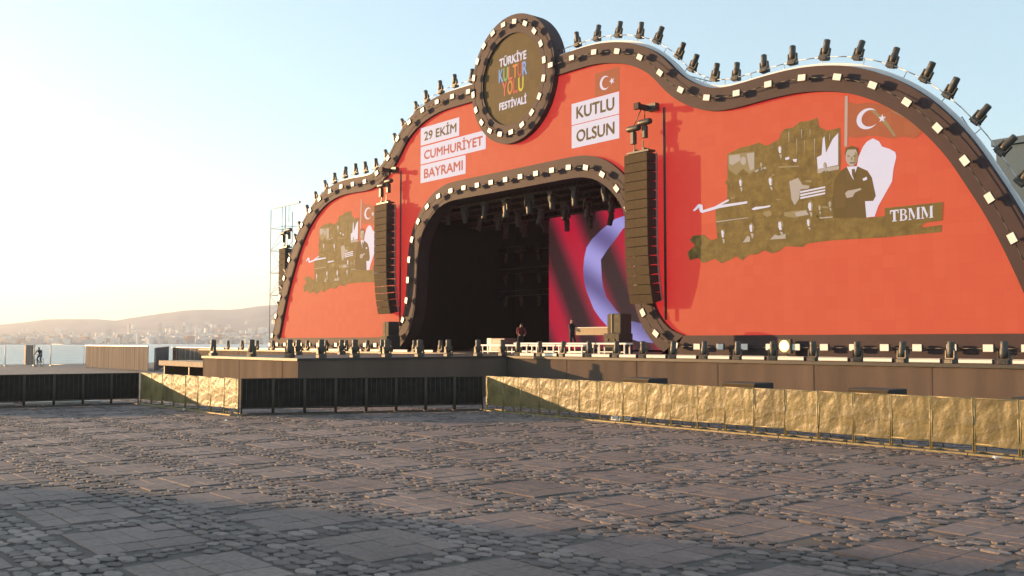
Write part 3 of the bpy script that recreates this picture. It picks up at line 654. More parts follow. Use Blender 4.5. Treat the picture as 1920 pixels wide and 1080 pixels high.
roofL = [(886, 149), (856.6, 158), (830, 169), (802, 180), (779, 201), (760, 230), (742, 262), (724, 290), (707, 311), (686.6, 318), (666.7, 322), (646, 327), (627, 336), (609, 350), (593.6, 369), (576, 391), (560, 415), (549, 442), (541, 474), (533, 505), (525, 534), (513, 565), (505, 592), (498, 622)]
OUT = np.array(W(offset(outer, 0.28)))
def nearest_on_outline(p):
    i = int(np.argmin(np.hypot(OUT[:, 0] - p.x, OUT[:, 1] - p.z))); i = min(max(i, 1), len(OUT) - 2)
    t = OUT[i + 1] - OUT[i - 1]; t /= np.linalg.norm(t); return OUT[i], t
for side, lst in (('right', roofR), ('left', roofL)):
    for k, (px, py) in enumerate(lst):
        p = onY(px, py, .3); q, t = nearest_on_outline(p); ang = math.atan2(t[1], t[0])
        q = q + .05 * np.array([-t[1], t[0]])
        moving_head((q[0], .3, q[1]), f'{ORD[k]} moving-head light on the {side} roofline counting from the round medallion', 'moving-head lights along the roofline',
                    (random.uniform(-.08, .08), -ang * .8 + random.uniform(-.09, .09), 0), random.uniform(.92, 1.0), random.uniform(-.12, .12))
# extra truss behind the top edge where the photo shows lattice
def truss(name, a, b, label, w=.3, m=M_alu, group=None, diag=.35, cat='truss'):
    a, b = Vector(a), Vector(b); e = empty(name, a); tag(e, label, cat, group)
    d = (b - a).normalized(); up = Vector((0, 0, 1)) if abs(d.z) < .8 else Vector((0, 1, 0)); s = d.cross(up).normalized(); up = s.cross(d)
    C4 = [(s * i + up * j) * (w / 2) for i, j in ((-1, -1), (1, -1), (1, 1), (-1, 1))]
    ch = MB(); [ch.tube(a + c, b + c, .024, 5) for c in C4]; ch.build('chords', m, e)
    dg = MB(); L = (b - a).length; n = max(2, int(L / diag))
    for f in range(4):
        for i in range(n):
            p = a + C4[f] + d * (L * i / n); q = a + C4[(f + 1) % 4] + d * (L * (i + 1) / n); dg.tube(p, q, .012, 4)
    dg.build('lattice', m, e); return e
truss('roof_truss', (-31.2, .7, 15.0), (-28.9, .7, 14.05), 'short lattice truss behind the right dip of the roofline', .35)
truss('roof_truss', (-17.3, .6, 10.4), (-15.6, .6, 7.4), 'lattice truss behind the steep right shoulder of the roofline', .35)
# deck-edge lights
wall_px = [971, 1012, 1055, 1104, 1155, 1205, 1261, 1319, 1382, 1448, 1523, 1606, 1690, 1781, 1880]
DG = 'moving-head lights along the stage edges'
wx = []
for k, px in enumerate(wall_px):
    x = onY(px, 600, -8.7).x; wx.append(x)
    moving_head((x, -8.68, DECK + .01), f'{ORD[k]} moving-head light on the right stage edge counting from the thrust corner', DG, (0, 0, random.uniform(-.3, .3)), .72, random.uniform(-.15, .1))
for k in range(1):
    moving_head((wx[-1] + 1.35 * (k + 1), -8.68, DECK + .01), 'moving-head light on the right stage edge just past the last one in full view', DG, (0, 0, .1), .72)
for k, (x, y) in enumerate([(-39.9, -18.2), (-36.2, -18.2), (-33.0, -18.2)]):
    moving_head((x, y, DECK + .01), f'{ORD[k]} moving-head light from the left on the front edge of the thrust', DG, (0, 0, .2 * k), .8)
for k, y in enumerate([-17.4, -16.0, -14.6, -13.1, -11.7, -10.2, -8.9]):
    moving_head((-32.1, y, DECK + .01), f'{ORD[k]} moving-head light along the shaded right edge of the thrust from its front corner', DG, (0, 0, 1.57), .8, random.uniform(-.1, .1))
for k, y in enumerate([-16.4, -14.2, -12.0, -9.8, -7.6]):
    moving_head((-40.05, y, DECK + .01), f'{ORD[k]} moving-head light along the far left edge of the thrust', DG, (0, 0, 1.57), .8)
for k, x in enumerate(np.linspace(-73.5, -43.5, 13)):
    moving_head((x, -3.95, DECK + .01), f'{ORD[k]} moving-head light from the far end of the left wing edge', DG, (0, 0, 0), .8)
# white light battens lying between them
batm = MB().cbox((0, 0, .06), (1.0, .12, .12), .015).mesh('housing', M_metal); facem = MB().box((0, -.064, .065), (.96, .01, .085)).box((0, -.01, .125), (.96, .09, .01)).mesh('diffuser', M_whitepl)
def batten(x, y, rz, label, L=1.0):
    o = empty('light_batten', (x, y, DECK + .005), rz); o.scale = (L, 1, 1); tag(o, label, 'light batten', 'white light battens on the stage edges'); inst('housing', batm, o); inst('diffuser', facem, o)
for k in range(len(wx) - 1):
    batten((wx[k] + wx[k + 1]) / 2, -8.74, 0, f'{ORD[k]} white light batten on the right stage edge counting from the thrust corner', (wx[k + 1] - wx[k] - .48) if wx[k + 1] - wx[k] > .6 else .8)
batten(wx[-1] + .7, -8.74, 0, 'white light batten at the far right end of the stage edge', .9)
for k, x in enumerate(np.linspace(-72.2, -44.8, 12)): batten(x, -4.0, 0, f'{ORD[k]} white light batten from the far end of the left wing edge', 1.5)
# lamp panel whose glowing disc and ring stand in for a sun glint
lit = mat('sun_glint_glow', (.9, .85, .7), emit=(1.0, .82, .42), estr=60.0)
p = onY(1473, 649, -.5)
o = empty('glint_blinder', (p.x, -.5, p.z - .2)); tag(o, 'small lamp panel with a sun glint put in as white glow above the right stage edge', 'stage light')
MB().cbox((p.x, -.5, p.z), (.62, .16, .60), .03).build('housing', M_metal, o); MB().lathe([(.17, 0), (.165, .02), (.1, .035)], 16, (p.x, -.59, p.z), Vector((0, -1, 0))).build('lens', lit, o)  # the lens disc is the glow standing in for the sun glint
MB().lathe([(.25, 0), (.25, .012), (.2, .014)], 18, (p.x, -.582, p.z), Vector((0, -1, 0))).build('glint_ring', mat('sun_glint_halo', (.8, .6, .3), emit=(1.0, .62, .16), estr=.45), o)  # gold glow of the glint's rim, painted as emission
MB().box((p.x, -.4, p.z - .25), (.06, .06, .5)).build('bracket', M_metal, o)

# ------------------------------------------------------------------ hanging line arrays
def line_array(x0, y0, ztop, n, label, w=1.47, dep=.72, h=.44, crane=True, cat='line array', bend=.17):
    e = empty('line_array', (x0, y0, ztop)); tag(e, label, cat)
    pos = Vector((0, 0, -.1)); ang = 0.0
    gm = MB().cbox((0, -dep / 2, 0), (w, .05, h * .94), .012); cm = MB()
    # cabinet: wedge, deeper at the back
    V = [(-w / 2, -dep / 2 + .03, -h * .48), (w / 2, -dep / 2 + .03, -h * .48), (w / 2, dep / 2, -h * .40), (-w / 2, dep / 2, -h * .40), (-w / 2, -dep / 2 + .03, h * .48), (w / 2, -dep / 2 + .03, h * .48), (w / 2, dep / 2, h * .40), (-w / 2, dep / 2, h * .40)]
    cm.add(V, [(0, 3, 2, 1), (4, 5, 6, 7), (0, 1, 5, 4), (1, 2, 6, 5), (2, 3, 7, 6), (3, 0, 4, 7)]); 
    g1 = gm.mesh('grille', M_grille); c1 = cm.mesh('cabinet', M_cab); MB.fix(None, g1); MB.fix(None, c1)
    r1 = MB().box((w / 2 + .012, dep / 2 - .1, 0), (.03, .1, h * 1.02)).box((-w / 2 - .012, dep / 2 - .1, 0), (.03, .1, h * 1.02)).mesh('rigging_bar', M_alu)
    for i in range(n):
        ang = bend * max(0, (i - n * .45) / n) ** 1.6 * 9.0 * .45
        d = Vector((0, math.sin(ang), -math.cos(ang)))
        pos = pos + d * (h * .5)
        c = inst('cabinet', c1, e, pos, (ang, 0, 0)); inst('grille', g1, c); inst('rigging_bar', r1, c)
        pos = pos + d * (h * .5)
    MB().box((x0, y0, ztop), (w * .95, .5, .09)).box((x0 - .3, y0, ztop + .1), (.1, .35, .14)).box((x0 + .3, y0, ztop + .1), (.1, .35, .14)).build('bumper_frame', M_metal, e)
    # two chain motors
    for k, dx in enumerate((-.42, .12)):
        mz = ztop + 1.0 + .25 * k; mo = MB().cbox((x0 + dx, y0 - .05 + .2 * k, mz - .25), (.26, .26, .6), .05).lathe([(.13, -.38), (.15, -.3), (.15, .3), (.13, .38)], 10, (x0 + dx, y0 - .05 + .2 * k, mz + .2), Vector((1, 0, 0)))
        mo.box((x0 + dx, y0, ztop + .3), (.05, .05, .5)); mo.build('chain_motor', M_metal, e)
    if crane:
        zc = ztop + 2.15
        MB().box((x0 + .1, -.45, zc), (.22, 1.3, .22)).box((x0 + .1, -1.05, zc), (.3, .18, .3)).build('beam', M_drape, e)
        MB().tube((x0 - .42, y0, ztop + 1.4), (x0 + .1, y0, zc), .025, 5).tube((x0 + .12, y0 + .15, ztop + 1.6), (x0 + .12, y0 + .15, zc), .025, 5).build('chain', M_metal, e)
        MB().box((x0 + .35, -.2, zc + .02), (.5, .3, .36)).build('trolley', M_metal, e)
        MB().tube((x0 + w * .5 + .25, -.2, zc - .1), (x0 + w * .5 + .25, -.2, 3.2), .035, 6).tube((x0 + w * .5 + .33, -.2, zc - .1), (x0 + w * .5 + .33, -.2, 3.2), .03, 6).build('cable_bundle', M_metal, e)
    return e
line_array(-31.80, -0.71, 11.15, 16, 'tall hanging loudspeaker column in front of the arch, right of the opening')
line_array(-54.25, -0.71, 11.15, 16, 'tall hanging loudspeaker column over the left screen, left of the arch')
line_array(-73.9, 2.2, 9.9, 11, 'loudspeaker column hung beside the scaffold tower at the far left end', w=1.1, crane=False)

# ------------------------------------------------------------------ rig inside the arch
TG = 'dark trusses under the stage roof'
for k, y in enumerate((1.4, 3.6, 6.2)):
    truss('lighting_truss', (CX - 12, y, 10.75 - .28 * k), (CX + 13, y, 10.75 - .28 * k), f'{ORD[k]} lighting truss inside the arch counting from the front', .4, M_metal, TG, .45)
for k, z in enumerate((9.3, 7.6, 5.9)):
    truss('back_truss', (-60.0, 13.5, z), (-48.3, 13.5, z), f'{("top", "middle", "bottom")[k]} of three dark trusses on the back wall left of the flag screen', .4, M_metal, 'trusses on the back wall', .5)
    for j in range(6):
        moving_head((-59 + 2.0 * j, 13.2, z - .3), f'{ORD[j]} dark light from the left under the {("top", "middle", "bottom")[k]} back truss', 'lights on the back trusses', (math.pi, 0, 0), .9)
for k, y in enumerate((1.4, 3.6, 6.2)):
    for j in range(9):
        x = CX - 8.2 + 2.0 * j + .5 * (k % 2) + random.uniform(-.2, .2)
        moving_head((x, y, 10.5 - .28 * k), f'{ORD[j]} light from the left hanging on the {ORD[k]} truss inside the arch', 'lights hanging inside the arch', (math.pi, 0, random.uniform(0, 3)), random.uniform(1.1, 1.35), random.uniform(-.3, .3))

# ------------------------------------------------------------------ things standing on the stage
M_boxfront = mat('speaker_box_front', (0.135, 0.11, 0.07), rough=.8, spec=.1, noise=.2, nscale=4)
def speaker_stack(x, y, label, rz=0.0):
    e = empty('side_fill_stack', (x, y, DECK + .005), rz); tag(e, label, 'speaker stack')
    MB().cbox((0, .03, .48), (.95, .9, .96), .02).build('subwoofer', M_cab, e, True); MB().box((0, -.445, .48), (.90, .03, .90)).build('grille', M_boxfront, e, True)
    for s in (-.2, .2): MB().lathe([(.06, 0), (.06, .02), (.03, .022)], 10, (s, -.462, .66), Vector((0, -1, 0))).build('port', M_cab, e, True)
    MB().cbox((.06, .06, 1.40), (.80, .72, .88), .03).build('top_cabinet', M_cab, e, True); MB().box((.06, -.325, 1.40), (.76, .03, .82)).build('top_grille', M_boxfront, e, True)
    MB().box((-.05, -.36, 1.40), (.05, .04, .86)).build('pole', M_plank, e, True); return e
speaker_stack(-31.25, -2.9, 'stack of two loudspeaker boxes on deck right of the arch below the hanging column', .05)
speaker_stack(-53.0, -1.1, 'stack of loudspeaker boxes on deck at left foot of the arch', -.1)
p = onZ(941, 660, DECK)
e = empty('flight_case', (p.x, p.y, DECK + .005), rad(-8)); tag(e, 'low grey and maroon flight case on stage floor', 'flight case')
MB().cbox((0, 0, .42), (1.9, .8, .7), .02).build('body', M_case, e, True); MB().box((-.72, 0, .42), (.5, .83, .72)).build('pale_lid', M_casew, e, True)
for sx in (-.7, .7): MB().lathe([(.07, -.02), (.07, .02)], 8, (sx, -.3, .07), Vector((1, 0, 0))).build('castor', M_cab, e, True)
def bench(x, y, L, label, rz=0, h=.42):
    e = empty('white_bench', (x, y, DECK + .005), rz); tag(e, label, 'bench', 'white trestle benches')
    MB().cbox((0, 0, h), (L, .42, .07), .01).build('top', M_whitepl, e, True)
    for sx in (-.42, .42): MB().box((sx * L, -.16, h / 2), (.05, .05, h - .07)).box((sx * L, .16, h / 2), (.05, .05, h - .07)).build('leg', M_whitepl, e, True)
    MB().box((0, -.16, .14), (L * .84, .03, .04)).build('stretcher', M_whitepl, e, True)
for k in range(4): bench(-35.5 + 1.75 * k, -6.6, 1.66, f'{ORD[k]} white bench from the left in the front row near the thrust corner')
for k in range(4): bench(-35.9 + 1.9 * k, -4.2, 1.8, f'{ORD[k]} white bench from the left in the back row near the thrust corner', 0, .5)

# ------------------------------------------------------------------ people
def figure(name, loc, rz, joints, label, mats, hair=True, s=1.0):
    """joints: dict name -> (pos, radius); edges fixed. one continuous skinned body"""
    E = [('pelvis', 'waist'), ('waist', 'chest'), ('chest', 'neck'), ('neck', 'jaw'), ('jaw', 'head'), ('head', 'crown'), ('jaw', 'nose'), ('chest', 'shL'), ('chest', 'shR'), ('shL', 'elL'), ('elL', 'wrL'), ('wrL', 'haL'), ('shR', 'elR'), ('elR', 'wrR'), ('wrR', 'haR'),
         ('pelvis', 'hipL'), ('pelvis', 'hipR'), ('hipL', 'knL'), ('knL', 'anL'), ('anL', 'toL'), ('hipR', 'knR'), ('knR', 'anR'), ('anR', 'toR')]
    J = dict(joints)
    hp, r = J['jaw']; J['nose'] = ((hp[0], hp[1] - .115, hp[2] + .035), .014)
    for sd in 'LR':
        w_, h_ = Vector(J['wr' + sd][0]), Vector(J['ha' + sd][0]); d = (h_ - w_).normalized(); lat = d.cross(Vector((0, 0, 1)) if abs(d.z) < .9 else Vector((0, 1, 0))).normalized()
        for k in range(5):
            nm = f'f{k}{sd}'
            if k == 4: J[nm] = (tuple(h_ - d * .01 + lat * .05 + Vector((0, 0, -.01))), .010)
            else: J[nm] = (tuple(h_ + d * (.075 - .008 * abs(k - 1.4)) + lat * (.024 * (k - 1.5)) + Vector((0, 0, -.015))), .0085)
            E.append(('ha' + sd, nm))
    names = list(J); me = bpy.data.meshes.new(name)
    me.from_pydata([J[k][0] for k in names], [(names.index(a), names.index(b_)) for a, b_ in E], [])
    o = bpy.data.objects.new(name, me); link(o)
    md = o.modifiers.new('skin', 'SKIN'); md.use_smooth_shade = True
    for k, sv in zip(names, me.skin_vertices[0].data): sv.radius = (J[k][1], J[k][1]); sv.use_root = (k == 'pelvis')
    sd_ = o.modifiers.new('sub', 'SUBSURF'); sd_.levels = 1; sd_.render_levels = 1
    bpy.context.view_layer.update()
    m2 = bpy.data.meshes.new_from_object(o.evaluated_get(bpy.context.evaluated_depsgraph_get())); o.modifiers.clear(); o.data = m2
    for m in mats + [M_skin, M_hair, M_cab]: m2.materials.append(m)
    neck = Vector(J['neck'][0]); pel = Vector(J['pelvis'][0]); nz = neck.z - .015; crown = Vector(J['crown'][0]); jaw = Vector(J['jaw'][0]); hands = [Vector(J['haL'][0]), Vector(J['haR'][0])]
    for f in m2.polygons:
        c = f.center; i = 0; f.use_smooth = True
        if min((c - h_).length for h_ in hands) < .10: i = 2
        elif (c - jaw).length < .30 and c.z > nz: i = 3 if (c.z > crown.z - .075 or c.y > jaw.y + .045 and c.z > jaw.z) else 2
        elif (c - Vector(J['anL'][0])).length < .13 or (c - Vector(J['anR'][0])).length < .13 or min((c - Vector(J['toL'][0])).length, (c - Vector(J['toR'][0])).length) < .1: i = 4
        elif min((c - Vector(J[k][0])).length for k in ('knL', 'knR', 'hipL', 'hipR', 'anL', 'anR')) < min((c - Vector(J[k][0])).length for k in ('chest', 'waist', 'elL', 'elR', 'shL', 'shR', 'wrL', 'wrR')): i = 1
        f.material_index = i
    o.location = loc; o.rotation_euler = (0, 0, rz); o.scale = (s, s, s); tag(o, label, 'person')
    # eyes and ears as small children
    em = MB()
    for sx in (-.032, .032): em.lathe([(.009, 0), (.012, .006), (.005, .012)], 6, (jaw.x + sx, jaw.y - .088, jaw.z + .065), Vector((0, -1, 0)))
    em.build('eyes', M_cab, o, True)
    return o
def stand(**k):
    J = dict(pelvis=((0, 0, .95), .125), waist=((0, 0, 1.10), .12), chest=((0, 0, 1.33), .135), neck=((0, -.01, 1.50), .058), jaw=((0, -.03, 1.58), .068), head=((0, -.02, 1.66), .092), crown=((0, 0, 1.72), .075),
             shL=((-.19, 0, 1.40), .068), elL=((-.25, .02, 1.12), .048), wrL=((-.25, -.08, .88), .034), haL=((-.25, -.11, .80), .036), shR=((.19, 0, 1.40), .068), elR=((.25, .02, 1.12), .048), wrR=((.25, -.08, .88), .034), haR=((.25, -.11, .80), .036),
             hipL=((-.10, 0, .90), .092), knL=((-.11, -.02, .49), .066), anL=((-.12, .02, .09), .044), toL=((-.13, -.16, .04), .038), hipR=((.10, 0, .90), .092), knR=((.11, -.02, .49), .066), anR=((.12, .02, .09), .044), toR=((.13, -.16, .04), .038))
    J.update(k); return J
px1 = _C + Vector((_sy, _cy, 0)) * 51.5 + _r * (112 / F_PX * 51.5)
carry = stand(elL=((-.27, -.12, 1.14), .048), wrL=((-.2, -.34, 1.12), .034), haL=((-.18, -.42, 1.12), .036), elR=((.27, -.12, 1.14), .048), wrR=((.16, -.34, 1.10), .034), haR=((.14, -.42, 1.10), .036), knR=((.12, -.12, .5), .066), anR=((.12, -.10, .09), .044), toR=((.13, -.28, .04), .038))
PZ = DECK + .005
# faces the plank, along +x
figure('person', (px1.x, px1.y, PZ), rad(90 + 12), carry, 'worker in dark clothes on stage holding the left end of a long pale board', [M_dk, M_dk], s=1.03)
bd = empty('long_board', (px1.x + 1.45, px1.y - .05, PZ + .95)); tag(bd, 'long pale board carried at waist height on stage', 'board')
MB().cbox((px1.x + 1.62, px1.y + .02, PZ + 1.12), (2.6, .10, .40), .01).build('board_panel', M_plank, bd); MB().box((px1.x + 1.62, px1.y - .05, PZ + 1.30), (2.6, .04, .05)).build('edge_rail', M_casew, bd)
px2 = onZ(976, 661.5, DECK); px2 = _C + Vector((_sy, _cy, 0)) * 55 + _r * (16 / F_PX * 55)
bent = stand(chest=((0, -.16, 1.28), .135), neck=((0, -.25, 1.42), .058), jaw=((0, -.31, 1.48), .068), head=((0, -.33, 1.56), .092), crown=((0, -.34, 1.61), .075), shL=((-.19, -.18, 1.34), .068), shR=((.19, -.18, 1.34), .068), elL=((-.25, -.26, 1.08), .048), elR=((.25, -.26, 1.08), .048), wrL=((-.16, -.45, .98), .034), haL=((-.12, -.52, .95), .036), wrR=((.16, -.45, .98), .034), haR=((.12, -.52, .95), .036))
figure('person', (px2.x, px2.y, PZ), rad(60), bent, 'worker in maroon top leaning forward beside the flight case on stage', [M_maroon, M_dk], s=.98)

# ------------------------------------------------------------------ subwoofers on the ground behind the barriers
def ground_sub(x, y, h, label):
    e = empty('ground_subwoofer', (x, y, 0)); tag(e, label, 'subwoofer', 'subwoofers on the ground before the stage')
    MB().cbox((x, y, h / 2 + .03), (1.15, .85, h - .06), .02).build('cabinet', M_cab, e); MB().box((x, y - .44, h / 2 + .03), (1.09, .03, h - .14)).build('grille', M_grille, e)
    MB().box((x - .4, y, .015), (.08, .8, .03)).box((x + .4, y, .015), (.08, .8, .03)).build('skid', M_cab, e)
for k, (a, c, py) in enumerate(((1165, 1213, 709), (1353, 1410, 717.5), (1587, 1662, 729), (1895, 1990, 747))):
    p = onY((a + c) / 2, py, -12.4); ground_sub(p.x, -11.9, p.z + .0, f'{ORD[k]} black subwoofer from the thrust peeking over the gold-lit barriers')

# ------------------------------------------------------------------ crowd barriers
BWD = 0.88
def barrier_meshes():
    fm = MB()
    for x in (-BWD / 2 + .02, BWD / 2 - .02): fm.tube((x, 0, .03), (x, 0, 1.1), .021, 6)
    for z in (1.08, .20): fm.tube((-BWD / 2, 0, z), (BWD / 2, 0, z), .019, 6)
    bars = MB()
    for k in range(1, 6): bars.tube((-BWD / 2 + k * BWD / 6, 0, .2), (-BWD / 2 + k * BWD / 6, 0, 1.08), .008, 4)
    foot = MB().box((0, -.25, .018), (BWD - .02, .05, .036)).box((0, .28, .018), (BWD - .02, .04, .03))
    for x in (-BWD / 2 + .02, BWD / 2 - .02): foot.box((x, 0, .02), (.04, .52, .03))
    br = MB().tube((-BWD / 2 + .03, .02, .85), (-BWD / 2 + .03, .42, .04), .014, 5)
    return [a.mesh(nm, M_steel) for a, nm in ((fm, 'frame'), (bars, 'bars'), (foot, 'foot'), (br, 'brace'))]
BMsh = barrier_meshes()
def sheet_mesh(seed):
    r = np.random.default_rng(seed); nx, nz = 22, 18
    X, Z = np.meshgrid(np.linspace(-BWD / 2 + .002, BWD / 2 - .002, nx), np.linspace(.16 + .03 * r.random(), 1.09, nz)); Y = np.full_like(X, -.016)
    kind = seed % 4
    for _ in range(7):
        a = r.uniform(0, 3.14) if kind in (0, 3) else (r.uniform(-.15, .15) if kind == 1 else r.uniform(1.42, 1.72)); ph = r.uniform(0, 6.28); fr = r.uniform(5, 15)
        Y += .0042 * np.sin((X * math.cos(a) + Z * math.sin(a)) * fr + ph) * r.uniform(.3, 1.0)
    Y += r.normal(0, .0012, Y.shape)
    Y = np.minimum(Y, -.0095)
    V = list(zip(X.ravel(), Y.ravel(), Z.ravel())); F = [(j * nx + i, j * nx + i + 1, (j + 1) * nx + i + 1, (j + 1) * nx + i) for j in range(nz - 1) for i in range(nx - 1)]
    return MB().add(V, F, True).mesh('sheet', M_cloth)
SHEETS = [sheet_mesh(k) for k in range(12)]
n = M_cloth.node_tree; oi = n.nodes.new('ShaderNodeObjectInfo'); mr = n.nodes.new('ShaderNodeMapRange'); mr.inputs[3].default_value = .72; mr.inputs[4].default_value = 1.35
mx = n.nodes.new('ShaderNodeMix'); mx.data_type = 'RGBA'; mx.blend_type = 'MULTIPLY'; mx.inputs['Factor'].default_value = 1; b = n.nodes['Principled BSDF']; old = b.inputs['Base Color'].links[0].from_socket
n.links.new(oi.outputs['Random'], mr.inputs[0]); n.links.new(old, mx.inputs['A']); n.links.new(mr.outputs[0], mx.inputs['B']); n.links.new(mx.outputs['Result'], b.inputs['Base Color'])
M_sheetshade = mat('barrier_sheet_shaded', (0.030, 0.026, 0.022), rough=.8, spec=.1, noise=.35, nscale=4)  # near-black sheet for the shadowed rows: their shade put into the colour
M_steelshade = mat('barrier_steel_shaded', (0.075, 0.060, 0.045), rough=.6, spec=.2); BMshade = []  # darker steel for the same rows, shade painted into it
for m_ in BMsh: q = m_.copy(); q.materials.clear(); q.materials.append(M_steelshade); BMshade.append(q)
SHADESHEETS = []
for m_ in SHEETS[:5]: q = m_.copy(); q.materials.clear(); q.materials.append(M_sheetshade); q.transform(Matrix.Translation((0, .05, 0))); SHADESHEETS.append(q)
def barrier(x, y, rz, label, group, sheet=True, shade_dark=False, sx=1.0):
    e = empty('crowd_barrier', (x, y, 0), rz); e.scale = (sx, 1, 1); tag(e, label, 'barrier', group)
    for nm, m in zip(('frame', 'bars', 'foot', 'brace'), BMshade if shade_dark else BMsh): inst(nm, m, e)
    if sheet: inst('sheet', random.choice(SHADESHEETS if shade_dark else SHEETS), e)
def barrier_run(a, b, what, group, sheet=True, shade_dark=False):
    a, b = Vector((*a, 0)), Vector((*b, 0)); d = b - a; n = max(1, round(d.length / (BWD + .005))); rz = math.atan2(d.y, d.x)
    for k in range(n):
        c = a + d * ((k + .5) / n)
        barrier(c.x, c.y, rz + random.uniform(-.012, .012), f'{ORD[k]} {what}', group, sheet, shade_dark, d.length / n / BWD)
barrier_run((-25.0, -15.35), (-4.8, -15.72), 'sheeted barrier from the inner corner in the long gold-lit row', 'gold-lit barriers along the stage front')
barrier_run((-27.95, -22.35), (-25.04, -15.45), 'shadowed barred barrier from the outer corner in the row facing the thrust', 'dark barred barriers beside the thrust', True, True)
barrier_run((-35.35, -22.75), (-28.0, -22.4), 'sheeted barrier from the left in the short half-lit row left of the thrust', 'half-lit barriers left of the thrust')
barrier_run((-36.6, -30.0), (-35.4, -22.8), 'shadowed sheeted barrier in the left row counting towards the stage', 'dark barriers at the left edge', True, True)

# ------------------------------------------------------------------ left background
M_tan = mat('tan_plywood', (0.30, 0.235, 0.165), rough=.75, noise=.15, nscale=3); M_corr = mat('beige_corrugated_sheet', (0.27, 0.205, 0.16), rough=.6, spec=.2, noise=.55, nscale=3, stretch=(1.6, 1.6, .02)); M_corrd = mat('dark_corrugated_sheet', (0.10, 0.09, 0.10), rough=.6, noise=.6, nscale=3, stretch=(1.6, 1.6, .02))
e = empty('side_ramp', (-46, -16.2, 0)); tag(e, 'low tan ramp platform leading to left side of the thrust', 'ramp')
MB().box((-45.2, -16.0, 1.12), (9.6, 1.6, .24)).build('deck', M_tan, e)
for x in (-49.5, -46.3, -43.0): MB().box((x, -16.0, .5), (.12, 1.4, 1.0)).build('support', M_metal, e)
def hoarding(name, a, b, h, m, label, pw=1.0, cat='hoarding'):
    a, b = Vector((*a, 0)), Vector((*b, 0)); d = b - a; n = max(1, round(d.length / pw)); e = empty(name, a); tag(e, label, cat); t = d.normalized(); nr = Vector((-t.y, t.x, 0))
    for k in range(n):
        p0 = a + d * (k / n); w = d.length / n - .02; mb = MB(); V = []; nn = 16
        for i in range(nn + 1):
            q = p0 + t * (w * i / nn) + nr * (.045 if (i // 2) % 2 == 0 else 0.0)
            V += [(q.x, q.y, .05), (q.x, q.y, h + random.uniform(-.01, .01))]
        mb.add(V, [(2 * i, 2 * i + 2, 2 * i + 3, 2 * i + 1) for i in range(nn)]).build('sheet_panel', m, e)
        if k % 2 == 0: MB().box(p0 + nr * .1 + Vector((0, 0, h / 2)), (.07, .07, h)).build('post', M_metal, e)
    c = (a + b) / 2; MB().box((c.x, c.y, h + .03), (d.length, .09, .05), Matrix.Rotation(math.atan2(d.y, d.x), 3, 'Z')).build('top_rail', M_alu, e); return e
def floor_at(px, dep): v = _C + Vector((_sy, _cy, 0)) * dep + _r * ((px - 960) / F_PX * dep); return Vector((v.x, v.y, 0))
q0 = floor_at(161, 84); q1 = Vector((onY(278, 640, q0.y).x, q0.y, 0)); q2 = floor_at(318, 92); q3 = Vector((onY(640, 640, q2.y).x, q2.y, 0))
hoarding('site_hoarding', q0.xy, q1.xy, 1.82, M_corr, 'sunlit beige corrugated hoarding beyond the left barriers', .9)
hoarding('site_hoarding', (q1 + Vector((.05, .6, 0))).xy, q2.xy, 1.72, M_corrd, 'dark corrugated hoarding section right of the beige one', .9)
hoarding('site_hoarding', (q2 + Vector((.2, .2, 0))).xy, q3.xy, 1.62, M_corr, 'farther beige hoarding running behind the thrust platform', 1.1)
# mesh fence on the quay
M_wire = mat('galvanised_wire', (.45, .45, .44), rough=.5, metal=.5)
def mesh_panel(a, b, h, label):
    a, b = Vector((*a, 0)), Vector((*b, 0)); e = empty('mesh_fence_panel', a); tag(e, label, 'mesh fence', 'mesh fence panels on the quay'); d = b - a
    fm = MB()
    for p in (a, b): fm.tube(p + d.normalized() * (.03 if p is a else -.03), p + d.normalized() * (.03 if p is a else -.03) + Vector((0, 0, h)), .022, 5)
    for z in (.12, h): fm.tube(a + Vector((0, 0, z)), b + Vector((0, 0, z)), .02, 5)
    fm.build('frame', M_wire, e); w = MB(); n = int(d.length / .11)
    for i in range(1, n): p = a + d * (i / n); w.tube(p + Vector((0, 0, .12)), p + Vector((0, 0, h)), .006, 3, cap=False)
    for k in range(1, 8): z = .12 + (h - .12) * k / 8; w.tube(a + Vector((0, 0, z)), b + Vector((0, 0, z)), .006, 3, cap=False)
    w.build('wires', M_wire, e); MB().box(a + d * .02 + Vector((0, 0, .06)), (.5, .2, .12)).build('foot_block', M_casew, e)
ps = [floor_at(x, dd) for x, dd in ((-60, 88), (12, 88.5), (66, 89), (97, 89.3), (160, 88))]
for k in range(4): mesh_panel(ps[k].xy, ps[k + 1].xy, 1.95, f'{ORD[k]} wire mesh fence panel from the left along the quay')
kb = floor_at(57, 93); e = empty('quay_kiosk', kb); tag(e, 'narrow beige cabinet standing on the quay beside the cyclist', 'cabinet')
MB().cbox((kb.x, kb.y, .9), (.75, .75, 1.8), .03).build('body', M_corr, e); MB().box((kb.x, kb.y, 1.83), (.85, .85, .06)).build('lid', M_tan, e)
MB().box((kb.x + .2, kb.y - .39, .9), (.3, .03, 1.5)).build('door', M_tan, e)
